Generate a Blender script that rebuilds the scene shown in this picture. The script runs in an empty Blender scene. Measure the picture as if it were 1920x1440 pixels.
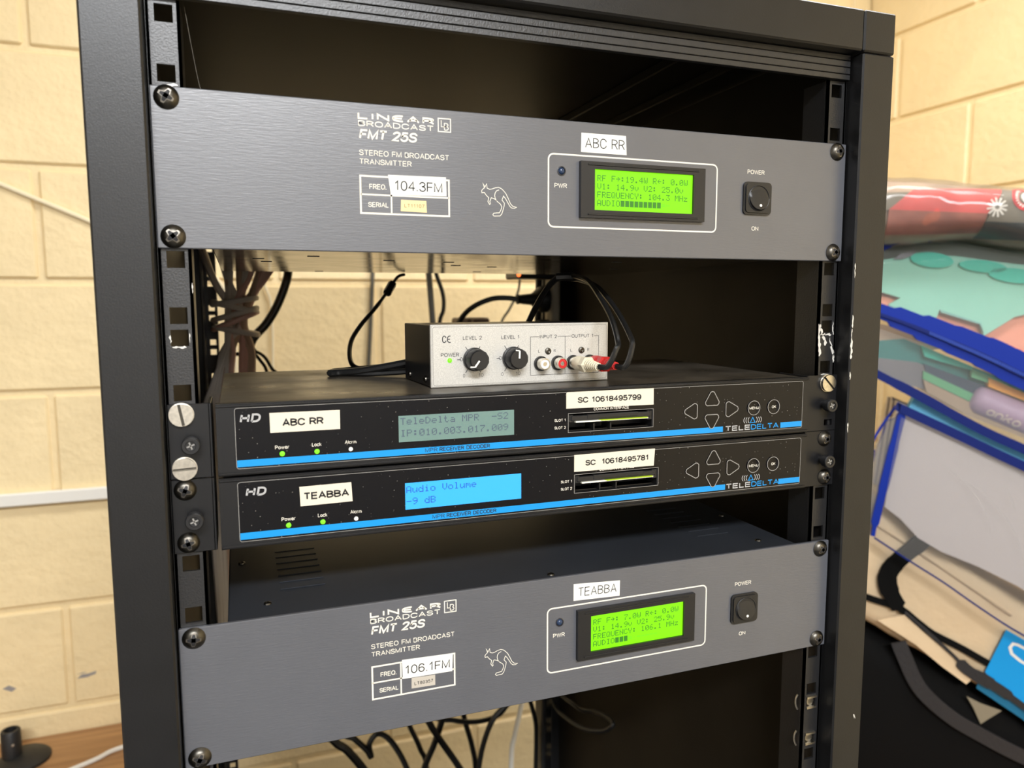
import bpy, math, random
from mathutils import Vector
random.seed(7)
SC = bpy.context.scene
COL = SC.collection
S = 0.001                      # everything below is written in millimetres
R = math.radians

# ------------------------------------------------------------------ camera
cd = bpy.data.cameras.new('camera')
cam = bpy.data.objects.new('camera', cd)
COL.objects.link(cam)
cd.sensor_fit = 'HORIZONTAL'
cd.sensor_width = 36.0
cd.lens = 1410.76 / 1920 * 36.0
cd.clip_start = 0.02
cd.clip_end = 30
cam.location = (-0.2015, -0.4706, -0.1132)
cam.rotation_euler = (1.461689, 0.002944, -0.349798)
cd.dof.use_dof = True
cd.dof.focus_distance = 0.54
cd.dof.aperture_fstop = 8.0
SC.camera = cam

# ------------------------------------------------------------------ world, exposure
w = bpy.data.worlds.new('world')
SC.world = w
w.use_nodes = True
w.node_tree.nodes['Background'].inputs[0].default_value = (0.55, 0.6, 0.7, 1)
w.node_tree.nodes['Background'].inputs[1].default_value = 0.25
SC.view_settings.view_transform = 'Standard'
SC.view_settings.look = 'None'
SC.view_settings.exposure = 0.33
SC.view_settings.gamma = 1.0
SC.view_settings.use_curve_mapping = False

# ------------------------------------------------------------------ ceiling lamps of the room (area lights just under their diffusers)
LAMPS = [(-300, -1900, 88.0), (450, 100, 17.0)]
for lx, ly, p in LAMPS:
    ld = bpy.data.lights.new('ceiling_lamp', 'AREA')
    ld.shape = 'RECTANGLE'
    ld.size = 1.2
    ld.size_y = 0.35
    ld.energy = p
    ld.color = (0.95, 0.97, 1.0)
    lo = bpy.data.objects.new('ceiling_lamp', ld)
    lo.location = (lx * S, ly * S, 1.005)
    COL.objects.link(lo)


# ------------------------------------------------------------------ materials
def mat(name, col, rough=0.5, metal=0.0, spec=0.5, noise=0.0, nscale=200.0, bump=0.0, bscale=400.0, bstretch=None,
        emit=None, estr=1.0, dist=0.0003, coat=0.0, rvar=0.0):
    m = bpy.data.materials.new(name)
    m.use_nodes = True
    nt = m.node_tree
    b = nt.nodes['Principled BSDF']
    b.inputs['Base Color'].default_value = (*col, 1)
    b.inputs['Roughness'].default_value = rough
    b.inputs['Metallic'].default_value = metal
    b.inputs['Specular IOR Level'].default_value = spec
    b.inputs['Coat Weight'].default_value = coat
    tc = nt.nodes.new('ShaderNodeTexCoord')
    if noise > 0 or rvar > 0:
        n = nt.nodes.new('ShaderNodeTexNoise')
        n.inputs['Scale'].default_value = nscale
        n.inputs['Detail'].default_value = 6
        nt.links.new(tc.outputs['Object'], n.inputs['Vector'])
        r = nt.nodes.new('ShaderNodeMapRange')
        r.inputs['From Min'].default_value = 0.3
        r.inputs['From Max'].default_value = 0.7
        r.inputs['To Min'].default_value = 1 - noise
        r.inputs['To Max'].default_value = 1 + noise
        nt.links.new(n.outputs['Fac'], r.inputs['Value'])
        if noise > 0:
            mx = nt.nodes.new('ShaderNodeVectorMath')
            mx.operation = 'SCALE'
            mx.inputs[0].default_value = col
            nt.links.new(r.outputs[0], mx.inputs['Scale'])
            nt.links.new(mx.outputs[0], b.inputs['Base Color'])
        if rvar > 0:
            r2 = nt.nodes.new('ShaderNodeMapRange')
            r2.inputs['From Min'].default_value = 0.3
            r2.inputs['From Max'].default_value = 0.7
            r2.inputs['To Min'].default_value = rough - rvar
            r2.inputs['To Max'].default_value = rough + rvar
            nt.links.new(n.outputs['Fac'], r2.inputs['Value'])
            nt.links.new(r2.outputs[0], b.inputs['Roughness'])
    if bump > 0:
        n2 = nt.nodes.new('ShaderNodeTexNoise')
        n2.inputs['Scale'].default_value = bscale
        n2.inputs['Detail'].default_value = 4
        if bstretch:
            mp = nt.nodes.new('ShaderNodeMapping')
            mp.inputs['Scale'].default_value = bstretch
            nt.links.new(tc.outputs['Object'], mp.inputs['Vector'])
            nt.links.new(mp.outputs[0], n2.inputs['Vector'])
        else:
            nt.links.new(tc.outputs['Object'], n2.inputs['Vector'])
        bp = nt.nodes.new('ShaderNodeBump')
        bp.inputs['Strength'].default_value = bump
        bp.inputs['Distance'].default_value = dist
        nt.links.new(n2.outputs['Fac'], bp.inputs['Height'])
        nt.links.new(bp.outputs[0], b.inputs['Normal'])
    if emit:
        b.inputs['Emission Color'].default_value = (*emit, 1)
        b.inputs['Emission Strength'].default_value = estr
    return m


def vinyl(name, tint, milk=0.12, gloss=0.25, rough=0.12):
    m = bpy.data.materials.new(name)
    m.use_nodes = True
    nt = m.node_tree
    nt.nodes.clear()
    out = nt.nodes.new('ShaderNodeOutputMaterial')
    tr = nt.nodes.new('ShaderNodeBsdfTransparent')
    tr.inputs[0].default_value = (*tint, 1)
    di = nt.nodes.new('ShaderNodeBsdfDiffuse')
    di.inputs[0].default_value = (0.75, 0.74, 0.72, 1)
    gl = nt.nodes.new('ShaderNodeBsdfGlossy')
    gl.inputs['Roughness'].default_value = rough
    n = nt.nodes.new('ShaderNodeTexNoise')
    n.inputs['Scale'].default_value = 14
    tc = nt.nodes.new('ShaderNodeTexCoord')
    nt.links.new(tc.outputs['Object'], n.inputs['Vector'])
    bp = nt.nodes.new('ShaderNodeBump')
    bp.inputs['Strength'].default_value = 0.25
    bp.inputs['Distance'].default_value = 0.006
    nt.links.new(n.outputs['Fac'], bp.inputs['Height'])
    nt.links.new(bp.outputs[0], gl.inputs['Normal'])
    fr = nt.nodes.new('ShaderNodeFresnel')
    fr.inputs[0].default_value = 1.45
    nt.links.new(bp.outputs[0], fr.inputs['Normal'])
    mu = nt.nodes.new('ShaderNodeMath')
    mu.operation = 'MULTIPLY'
    mu.inputs[1].default_value = gloss * 4
    nt.links.new(fr.outputs[0], mu.inputs[0])
    m1 = nt.nodes.new('ShaderNodeMixShader')
    m1.inputs[0].default_value = milk
    m2 = nt.nodes.new('ShaderNodeMixShader')
    nt.links.new(tr.outputs[0], m1.inputs[1])
    nt.links.new(di.outputs[0], m1.inputs[2])
    nt.links.new(mu.outputs[0], m2.inputs[0])
    nt.links.new(m1.outputs[0], m2.inputs[1])
    nt.links.new(gl.outputs[0], m2.inputs[2])
    nt.links.new(m2.outputs[0], out.inputs[0])
    return m


def wall_paint(name, col):
    m = mat(name, col, 0.55, noise=0.05, nscale=9, bump=0.55, bscale=60, dist=0.004)
    return m


def wood(name):
    m = mat(name, (0.38, 0.2, 0.085), 0.45)
    nt = m.node_tree
    b = nt.nodes['Principled BSDF']
    tc = nt.nodes.new('ShaderNodeTexCoord')
    mp = nt.nodes.new('ShaderNodeMapping')
    mp.inputs['Scale'].default_value = (2.5, 45, 45)
    n = nt.nodes.new('ShaderNodeTexNoise')
    n.inputs['Scale'].default_value = 1.6
    n.inputs['Detail'].default_value = 7
    cr = nt.nodes.new('ShaderNodeValToRGB')
    cr.color_ramp.elements[0].color = (0.3, 0.15, 0.06, 1)
    cr.color_ramp.elements[0].position = 0.3
    cr.color_ramp.elements[1].color = (0.5, 0.28, 0.12, 1)
    cr.color_ramp.elements[1].position = 0.7
    nt.links.new(tc.outputs['Object'], mp.inputs[0])
    nt.links.new(mp.outputs[0], n.inputs['Vector'])
    nt.links.new(n.outputs['Fac'], cr.inputs[0])
    nt.links.new(cr.outputs[0], b.inputs['Base Color'])
    return m


def speckled(name, col, dot, rough, scale=420.0, thr=0.13):
    """dark glossy film with fine pale dust specks"""
    m = mat(name, col, rough, spec=0.28)
    nt = m.node_tree
    b = nt.nodes['Principled BSDF']
    tc = nt.nodes.new('ShaderNodeTexCoord')
    n = nt.nodes.new('ShaderNodeTexVoronoi')
    n.inputs['Scale'].default_value = scale
    n2 = nt.nodes.new('ShaderNodeTexNoise')
    n2.inputs['Scale'].default_value = 30
    lt = nt.nodes.new('ShaderNodeMath')
    lt.operation = 'LESS_THAN'
    lt.inputs[1].default_value = thr
    sep = nt.nodes.new('ShaderNodeSeparateColor')
    cr = nt.nodes.new('ShaderNodeMapRange')
    cr.inputs['From Min'].default_value = 0.62
    cr.inputs['From Max'].default_value = 1.0
    mu = nt.nodes.new('ShaderNodeMath')
    mu.operation = 'MULTIPLY'
    mu2 = nt.nodes.new('ShaderNodeMath')
    mu2.operation = 'MULTIPLY'
    mx = nt.nodes.new('ShaderNodeMix')
    mx.data_type = 'RGBA'
    mx.inputs[6].default_value = (*col, 1)
    mx.inputs[7].default_value = (*dot, 1)
    nt.links.new(tc.outputs['Object'], n.inputs['Vector'])
    nt.links.new(tc.outputs['Object'], n2.inputs['Vector'])
    nt.links.new(n.outputs['Distance'], lt.inputs[0])
    nt.links.new(n.outputs['Color'], sep.inputs[0])
    nt.links.new(sep.outputs[0], cr.inputs['Value'])
    nt.links.new(lt.outputs[0], mu.inputs[0])
    nt.links.new(cr.outputs[0], mu.inputs[1])
    nt.links.new(mu.outputs[0], mu2.inputs[0])
    nt.links.new(n2.outputs['Fac'], mu2.inputs[1])
    nt.links.new(mu2.outputs[0], mx.inputs[0])
    nt.links.new(mx.outputs[2], b.inputs['Base Color'])
    return m


WALL = wall_paint('cream_wall_paint', (0.86, 0.69, 0.40))
MORTAR = wall_paint('cream_joint_paint', (0.86, 0.69, 0.40))
PLAIN = mat('plain_wall', (0.5, 0.48, 0.45), 0.7)
CEIL = mat('white_ceiling', (0.8, 0.78, 0.72), 0.8)
FLOOR = mat('grey_vinyl_floor', (0.06, 0.055, 0.05), 0.5, noise=0.2, nscale=8)
WOOD = wood('bench_wood')
POWDER = mat('black_powder_coat', (0.01, 0.01, 0.0105), 0.33, spec=0.45, bump=0.35, bscale=1500, dist=0.0002, noise=0.1, nscale=60)
POWDER_IN = mat('black_inner_sheet', (0.02, 0.016, 0.011), 0.5, spec=0.1, noise=0.15, nscale=15)
RAILM = mat('black_rail_paint', (0.014, 0.014, 0.015), 0.36, spec=0.7, bump=0.5, bscale=900, dist=0.0003)
CHIP = mat('bare_scraped_metal', (0.75, 0.73, 0.68), 0.4, metal=0.2)
GREY = mat('blue_grey_panel_paint', (0.094, 0.098, 0.112), 0.34, spec=1.0, bump=0.25, bscale=160, bstretch=(1, 1, 9), dist=0.0003, noise=0.04, nscale=30)
CHASSIS = mat('blue_black_chassis_paint', (0.026, 0.029, 0.035), 0.5, spec=0.12, bump=0.1, bscale=700, noise=0.1, nscale=20)
UNDER = mat('glossy_dark_underside', (0.03, 0.027, 0.022), 0.12, spec=0.9, rvar=0.04, nscale=30)
DUSTY = mat('dusty_black_lid', (0.06, 0.05, 0.037), 0.36, noise=0.45, nscale=22, rvar=0.12)
BLACK = mat('black_plastic', (0.012, 0.012, 0.013), 0.38)
BEZEL = mat('black_bezel_paint', (0.009, 0.009, 0.01), 0.36, spec=0.4, bump=0.2, bscale=1400, dist=0.0001)
FILM = speckled('glossy_black_film', (0.004, 0.004, 0.0055), (0.4, 0.38, 0.33), 0.14)
RUBBER = mat('black_rubber', (0.012, 0.012, 0.012), 0.5)
CABLE = mat('black_cable_sheath', (0.01, 0.01, 0.01), 0.35)
PRINT = mat('cream_print', (0.8, 0.76, 0.66), 0.6)
INK = mat('black_ink', (0.012, 0.012, 0.014), 0.6)
DARKINK = mat('dark_grey_ink', (0.04, 0.04, 0.045), 0.6)
LABELW = mat('white_label_paper', (0.78, 0.77, 0.72), 0.6)
LABELC = mat('cream_label_paper', (0.74, 0.67, 0.54), 0.55)
TAPE = mat('yellowed_tape', (0.8, 0.62, 0.33), 0.5)
TAPEG = mat('grey_tape', (0.5, 0.46, 0.4), 0.5)
STEEL = mat('bright_steel', (0.7, 0.66, 0.58), 0.28, metal=1.0, noise=0.15, nscale=500)
BLKSTEEL = mat('black_nickel', (0.1, 0.093, 0.08), 0.36, metal=1.0)
RECESSRIM = mat('pale_recess_edge', (0.26, 0.24, 0.21), 0.35, metal=1.0)  # paler metal than the head, outlining the cross
GREENLCD = mat('green_backlit_lcd', (0.02, 0.1, 0.0), 0.3, emit=(0.29, 1.0, 0.003), estr=0.74)
GREENTXT = mat('dark_green_lcd_dots', (0.02, 0.12, 0.01), 0.4, emit=(0.05, 0.3, 0.02), estr=0.3)
GREENMID = mat('faint_green_lcd_dots', (0.06, 0.3, 0.01), 0.4, emit=(0.17, 0.75, 0.01), estr=0.6)
BLUELCD = mat('blue_backlit_lcd', (0.02, 0.2, 0.5), 0.3, emit=(0.03, 0.38, 1.0), estr=0.68)
BLUETXT = mat('dark_blue_lcd_dots', (0.01, 0.05, 0.3), 0.4, emit=(0.01, 0.12, 0.6), estr=0.4)
GREYLCD = mat('dim_teal_lcd', (0.13, 0.21, 0.19), 0.25, emit=(0.1, 0.18, 0.16), estr=0.25)
GREYTXT = mat('dim_lcd_dots', (0.07, 0.1, 0.14), 0.4)
STRIPE = mat('cyan_blue_stripe', (0.0, 0.27, 0.68), 0.4)
SILVERP = mat('silver_print', (0.42, 0.42, 0.42), 0.4)
LEDG = mat('lit_green_led', (0.1, 0.6, 0.02), 0.3, emit=(0.22, 1.0, 0.01), estr=0.75)
LEDW = mat('white_led_lens', (0.8, 0.8, 0.78), 0.35)
LEDB = mat('dark_blue_led_lens', (0.02, 0.04, 0.09), 0.1)
ORANGE_LED = mat('orange_led', (0.8, 0.1, 0.02), 0.3, emit=(1.0, 0.18, 0.04), estr=2.0)
BTNEDGE = mat('grey_button_edge', (0.3, 0.29, 0.27), 0.4)
ALU = mat('brushed_silver_plate', (0.58, 0.565, 0.525), 0.42, metal=0.1, noise=0.16, nscale=1800)
ALUEDGE = mat('bare_aluminium_edge', (0.8, 0.78, 0.74), 0.3, metal=0.6)
CASEB = mat('satin_black_case', (0.012, 0.012, 0.013), 0.3)
WHITEP = mat('white_plastic', (0.82, 0.8, 0.74), 0.4)
CREAMP = mat('cream_plug_plastic', (0.78, 0.7, 0.52), 0.4)
REDP = mat('red_plug_plastic', (0.6, 0.02, 0.02), 0.38)
CARD = mat('white_card_edge', (0.85, 0.83, 0.72), 0.4)
CARDG = mat('green_card_print', (0.35, 0.5, 0.02), 0.4)


# ------------------------------------------------------------------ mesh builder
ORG = [Vector((0, 0, 0))]


class M:
    def __init__(self, xf=None):
        self.v = []
        self.f = []
        self.xf = xf

    def add(self, vs, fs):
        b = len(self.v)
        self.v += [tuple(p) for p in vs]
        self.f += [tuple(i + b for i in f) for f in fs]
        return self

    def box(self, x0, x1, y0, y1, z0, z1, c=0.0):
        x0, x1 = min(x0, x1), max(x0, x1)
        y0, y1 = min(y0, y1), max(y0, y1)
        z0, z1 = min(z0, z1), max(z0, z1)
        if c <= 0:
            vs = [(x, y, z) for z in (z0, z1) for y in (y0, y1) for x in (x0, x1)]
            return self.add(vs, [(0, 2, 3, 1), (4, 5, 7, 6), (0, 1, 5, 4), (2, 6, 7, 3), (0, 4, 6, 2), (1, 3, 7, 5)])
        vs = []
        idx = {}
        for i in (0, 1):
            for j in (0, 1):
                for k in (0, 1):
                    p = ((x0, x1)[i], (y0, y1)[j], (z0, z1)[k])
                    s = (1 - 2 * i, 1 - 2 * j, 1 - 2 * k)
                    for a in range(3):
                        q = [p[b] + (0 if b == a else s[b] * c) for b in range(3)]
                        idx[i, j, k, a] = len(vs)
                        vs.append(q)
        fs = []
        I = (0, 1)
        for i in I:
            f = [idx[i, 0, 0, 0], idx[i, 1, 0, 0], idx[i, 1, 1, 0], idx[i, 0, 1, 0]]
            fs.append(f if i else f[::-1])
            f = [idx[0, i, 0, 1], idx[0, i, 1, 1], idx[1, i, 1, 1], idx[1, i, 0, 1]]
            fs.append(f if i else f[::-1])
            f = [idx[0, 0, i, 2], idx[1, 0, i, 2], idx[1, 1, i, 2], idx[0, 1, i, 2]]
            fs.append(f if i else f[::-1])
        for j in I:
            for k in I:
                fs.append((idx[0, j, k, 1], idx[1, j, k, 1], idx[1, j, k, 2], idx[0, j, k, 2]))
                fs.append((idx[j, 0, k, 0], idx[j, 1, k, 0], idx[j, 1, k, 2], idx[j, 0, k, 2]))
                fs.append((idx[j, k, 0, 0], idx[j, k, 1, 0], idx[j, k, 1, 1], idx[j, k, 0, 1]))
        for i in I:
            for j in I:
                for k in I:
                    fs.append((idx[i, j, k, 0], idx[i, j, k, 1], idx[i, j, k, 2]))
        return self.add(vs, fs)

    def plate(self, x0, x1, z0, z1, y0, y1, holes=()):
        """sheet in the x-z plane with rectangular holes cut right through"""
        xs = sorted({x0, x1, *[h[0] for h in holes], *[h[1] for h in holes]})
        zs = sorted({z0, z1, *[h[2] for h in holes], *[h[3] for h in holes]})

        def solid(i, j):
            if i < 0 or j < 0 or i >= len(xs) - 1 or j >= len(zs) - 1:
                return False
            cx, cz = (xs[i] + xs[i + 1]) / 2, (zs[j] + zs[j + 1]) / 2
            return not any(h[0] < cx < h[1] and h[2] < cz < h[3] for h in holes)
        for i in range(len(xs) - 1):
            for j in range(len(zs) - 1):
                if not solid(i, j):
                    continue
                a, b, c, d = xs[i], xs[i + 1], zs[j], zs[j + 1]
                self.add([(a, y0, c), (b, y0, c), (b, y0, d), (a, y0, d)], [(0, 1, 2, 3)])
                self.add([(a, y1, c), (b, y1, c), (b, y1, d), (a, y1, d)], [(3, 2, 1, 0)])
                if not solid(i - 1, j):
                    self.add([(a, y0, c), (a, y0, d), (a, y1, d), (a, y1, c)], [(0, 1, 2, 3)])
                if not solid(i + 1, j):
                    self.add([(b, y0, c), (b, y1, c), (b, y1, d), (b, y0, d)], [(0, 1, 2, 3)])
                if not solid(i, j - 1):
                    self.add([(a, y0, c), (a, y1, c), (b, y1, c), (b, y0, c)], [(0, 1, 2, 3)])
                if not solid(i, j + 1):
                    self.add([(a, y0, d), (b, y0, d), (b, y1, d), (a, y1, d)], [(0, 1, 2, 3)])
        return self

    def poly(self, pts, y0, y1, fmap=None):
        """outline (x, z) extruded from y0 to y1"""
        g = fmap or (lambda x, y, z: (x, y, z))
        n = len(pts)
        vs = [g(p[0], y0, p[1]) for p in pts] + [g(p[0], y1, p[1]) for p in pts]
        fs = [tuple(range(n)), tuple(range(2 * n - 1, n - 1, -1))]
        fs += [(i, i + n, (i + 1) % n + n, (i + 1) % n) for i in range(n)]
        return self.add(vs, fs)

    def lathe(self, c, prof, n=20, axis='y'):
        """prof: (radius, along) pairs; along runs in +axis"""
        vs = []
        for r, a in prof:
            for i in range(n):
                t = 2 * math.pi * i / n
                u, q = r * math.cos(t), r * math.sin(t)
                if axis == 'y':
                    vs.append((c[0] + u, c[1] + a, c[2] + q))
                elif axis == 'z':
                    vs.append((c[0] + u, c[1] + q, c[2] + a))
                else:
                    vs.append((c[0] + a, c[1] + u, c[2] + q))
        fs = []
        for k in range(len(prof) - 1):
            for i in range(n):
                j = (i + 1) % n
                fs.append((k * n + i, k * n + j, k * n + n + j, k * n + n + i))
        fs.append(tuple(range(n - 1, -1, -1)))
        fs.append(tuple(range((len(prof) - 1) * n, len(prof) * n)))
        return self.add(vs, fs)

    def tube(self, pts, r, n=8, sub=6, flat=None):
        P = [Vector(p) for p in pts]
        if sub > 1 and len(P) > 2:
            Q = []
            for i in range(len(P) - 1):
                p0, p1, p2, p3 = P[max(i - 1, 0)], P[i], P[i + 1], P[min(i + 2, len(P) - 1)]
                for k in range(sub):
                    t = k / sub
                    Q.append(0.5 * (2 * p1 + (p2 - p0) * t + (2 * p0 - 5 * p1 + 4 * p2 - p3) * t * t + (3 * p1 - p0 - 3 * p2 + p3) * t ** 3))
            Q.append(P[-1])
            P = Q
        up = Vector((0.13, 0.31, 0.94))
        vs = []
        m = len(P)
        for i, p in enumerate(P):
            d = (P[min(i + 1, m - 1)] - P[max(i - 1, 0)]).normalized()
            a = d.cross(up)
            if a.length < 1e-3:
                a = d.cross(Vector((1, 0, 0)))
            a.normalize()
            up = a.cross(d).normalized()
            rr = r[min(i * len(r) // m, len(r) - 1)] if isinstance(r, (list, tuple)) else r
            for k in range(n):
                t = 2 * math.pi * k / n
                vs.append(p + a * rr * math.cos(t) + up * rr * (flat or 1) * math.sin(t))
        fs = [(i * n + k, i * n + (k + 1) % n, i * n + n + (k + 1) % n, i * n + n + k) for i in range(m - 1) for k in range(n)]
        fs.append(tuple(range(n - 1, -1, -1)))
        fs.append(tuple(range((m - 1) * n, m * n)))
        return self.add(vs, fs)

    def stroke(self, pts, wd, y, closed=False, fmap=None):
        """flat ribbon of width wd along 2D points (x, z) lying at depth y"""
        P = [Vector((p[0], p[1])) for p in pts]
        Q = []
        for p in P:
            if not Q or (p - Q[-1]).length > 1e-6:
                Q.append(p)
        if closed and len(Q) > 2 and (Q[0] - Q[-1]).length < 1e-6:
            Q.pop()
        P = Q
        n = len(P)
        if n < 2:
            return self
        L, Rr = [], []
        for i in range(n):
            a = P[i - 1] if (i > 0 or closed) else None
            b = P[(i + 1) % n] if (i < n - 1 or closed) else None
            d1 = (P[i] - a).normalized() if a is not None else None
            d2 = (b - P[i]).normalized() if b is not None else None
            if d1 is None:
                nm, sc = Vector((-d2.y, d2.x)), 1
            elif d2 is None:
                nm, sc = Vector((-d1.y, d1.x)), 1
            else:
                n1, n2 = Vector((-d1.y, d1.x)), Vector((-d2.y, d2.x))
                nm = n1 + n2
                if nm.length < 1e-4:
                    nm = n1
                nm.normalize()
                sc = 1 / max(nm.dot(n1), 0.5)
            L.append(P[i] + nm * wd / 2 * sc)
            Rr.append(P[i] - nm * wd / 2 * sc)
        g = fmap or (lambda x, yy, z: (x, yy, z))
        vs = [g(p.x, y, p.y) for p in L] + [g(p.x, y, p.y) for p in Rr]
        fs = [(i, n + i, n + (i + 1) % n, (i + 1) % n) for i in range(n if closed else n - 1)]
        return self.add(vs, fs)

    def mesh(self, name):
        me = bpy.data.meshes.new(name)
        o = ORG[0]
        xf = self.xf
        vs = []
        for p in self.v:
            q = xf(*p) if xf else p
            vs.append(((q[0] - o.x) * S, (q[1] - o.y) * S, (q[2] - o.z) * S))
        me.from_pydata(vs, [], self.f)
        me.update()
        return me


def obj(name, m, material, parent=None, smooth=False, label=None, fix=True):
    me = m.mesh(name)
    me.materials.append(material)
    if fix:
        import bmesh
        bm = bmesh.new()
        bm.from_mesh(me)
        bmesh.ops.recalc_face_normals(bm, faces=bm.faces)
        bm.to_mesh(me)
        bm.free()
    if smooth:
        for p in me.polygons:
            p.use_smooth = True
        try:
            me.set_sharp_from_angle(angle=R(40))
        except Exception:
            pass
    o = bpy.data.objects.new(name, me)
    COL.objects.link(o)
    if parent:
        o.parent = parent
    else:
        o.location = ORG[0] * S
    if label:
        o['label'] = label
    return o


def tag(o, label, cat, group=None):
    o['label'] = label
    o['category'] = cat
    if group:
        o['group'] = group
    return o


def thing(name, base, label, cat, group=None):
    ORG[0] = Vector(base)
    o = bpy.data.objects.new(name, None)
    o.empty_display_size = 0.02
    o.location = ORG[0] * S
    COL.objects.link(o)
    return tag(o, label, cat, group)


def struct(o):
    o['kind'] = 'structure'
    return o


def reset():
    ORG[0] = Vector((0, 0, 0))


# ------------------------------------------------------------------ lettering: a stroke alphabet (cap height 10)
G = {
    'A': (7, '0,0 3.5,10 7,0|1.2,3.3 5.8,3.3'), 'B': (6.2, '0,0 0,10 *5.8,10 *5.8,5.3 0,5.3|0,5.3 *6.2,5.3 *6.2,0 0,0'),
    'C': (6.8, '6.7,7 *6.5,10 *0,10 *0,0 *6.5,0 6.7,3'), 'D': (6.6, '0,0 0,10 *6.6,10 *6.6,0 0,0'),
    'E': (5.8, '5.8,10 0,10 0,0 5.8,0|0,5.2 5.4,5.2'), 'F': (5.4, '5.4,10 0,10 0,0|0,5.1 5,5.1'),
    'G': (6.9, '6.6,7.4 *6.4,10 *0,10 *0,0 *6.9,0 6.9,4.7 3.8,4.7'), 'H': (6.4, '0,0 0,10|6.4,0 6.4,10|0,5.2 6.4,5.2'),
    'I': (0.6, '0.3,0 0.3,10'), 'K': (6.4, '0,0 0,10|6.2,10 0,4|2.3,6.2 6.6,0'), 'L': (5.2, '0,10 0,0 5.2,0'),
    'M': (7.6, '0,0 0,10 3.8,0.6 7.6,10 7.6,0'), 'N': (6.4, '0,0 0,10 6.4,0 6.4,10'), 'O': (7.2, 'c*0,0 *0,10 *7.2,10 *7.2,0'),
    'P': (6, '0,0 0,10 *6,10 *6,4.6 0,4.6'), 'Q': (7.2, 'c*0,0 *0,10 *7.2,10 *7.2,0|4.4,2.6 7.4,-0.4'),
    'R': (6.3, '0,0 0,10 *6.1,10 *6.1,4.8 0,4.8|3.4,4.8 6.4,0'), 'S': (6.2, '5.9,7.4 *5.8,10 *0.2,10 *0.2,5.3 *6.2,5.0 *6.2,0 *0,0 0,2.7'),
    'T': (6.2, '0,10 6.2,10|3.1,10 3.1,0'), 'U': (6.4, '0,10 *0,0 *6.4,0 6.4,10'), 'V': (6.6, '0,10 3.3,0 6.6,10'),
    'W': (9.4, '0,10 2.4,0 4.7,9.6 7,0 9.4,10'), 'X': (6.4, '0,0 6.4,10|0,10 6.4,0'), 'Y': (6.6, '0,10 3.3,4.6 6.6,10|3.3,4.6 3.3,0'),
    'Z': (6, '0,10 6,10 0,0 6,0'), '0': (5.6, 'c*0,0 *0,10 *5.6,10 *5.6,0'), '1': (4.4, '0.6,7.4 3,10 3,0'),
    '2': (5.6, '0,7.2 *0,10 *5.5,10 *5.5,6 0,0 5.7,0'), '3': (5.6, '0.1,7.6 *0.1,10 *5.3,10 *5.3,5.3 2,5.3|2,5.3 *5.6,5.3 *5.6,0 *0,0 0,2.5'),
    '4': (5.8, '4.3,0 4.3,10 0,3 5.9,3'), '5': (5.6, '5.3,10 0.8,10 0.3,4.9|0.3,4.9 *1,6.4 *5.6,6.4 *5.6,0 *0,0 0,2.5'),
    '6': (5.6, '5.3,7.8 *5.2,10 *0,10 *0,0 *5.6,0 *5.6,6 *0,6 0,3'), '7': (5.6, '0,10 5.7,10 *2.8,5 1.8,0'),
    '8': (5.6, 'c*0.2,5.3 *0.2,10 *5.4,10 *5.4,5.3|c*0,0 *0,5.3 *5.6,5.3 *5.6,0'), '9': (5.6, '0.3,2.2 *0.4,0 *5.6,0 *5.6,10 *0,10 *0,4 *5.6,4 5.6,7'),
    '.': (1, '0.5,-0.1 0.5,1.0'), ' ': (2.6, ''), '-': (3, '0,4.6 3,4.6'),
    'a': (5, 'c*0,0 *0,7 *5,7 *5,0|5,7 5,0'), 'c': (4.8, '4.8,5 *4.7,7 *0,7 *0,0 *4.7,0 4.8,2'), 'e': (5, '0,3.6 5,3.6 *5,7 *0,7 *0,0 *4.8,0 4.9,1.8'),
    'k': (4.8, '0,0 0,10|4.6,7 0,2.8|1.8,4.5 4.9,0'), 'l': (0.6, '0.3,0 0.3,10'), 'm': (8, '0,0 0,7|0,4 *0,7 *4,7 4,0|4,4 *4,7 *8,7 8,0'),
    'n': (4.8, '0,0 0,7|0,4 *0,7 *4.8,7 4.8,0'), 'o': (5.2, 'c*0,0 *0,7 *5.2,7 *5.2,0'), 'r': (3, '0,0 0,7|0,4 *0,7 3,7'),
    'w': (7.6, '0,7 1.9,0 3.8,6.7 5.7,0 7.6,7'), '\u03b5': (6, '6,10 *0,10 *0,0 6,0|0.2,5.1 5.4,5.1'),
    'h': (4.8, '0,0 0,10|0,4 *0,7 *4.8,7 4.8,0'), 't': (3, '1,9 *1,0 3,0|0,7 3,7'), 'u': (4.8, '0,7 *0,0 *4.8,0 4.8,7|4.8,7 4.8,0'),
    '(': (2, '2,11 *0,9 *0,1 2,-1'), ')': (2, '0,11 *2,9 *2,1 0,-1'), '\u0394': (8, 'c0,0 4,9.5 8,0'), '\u20ac': (6, '6,10 *0,10 *0,0 6,0|0,5 5,5'),
}


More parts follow.
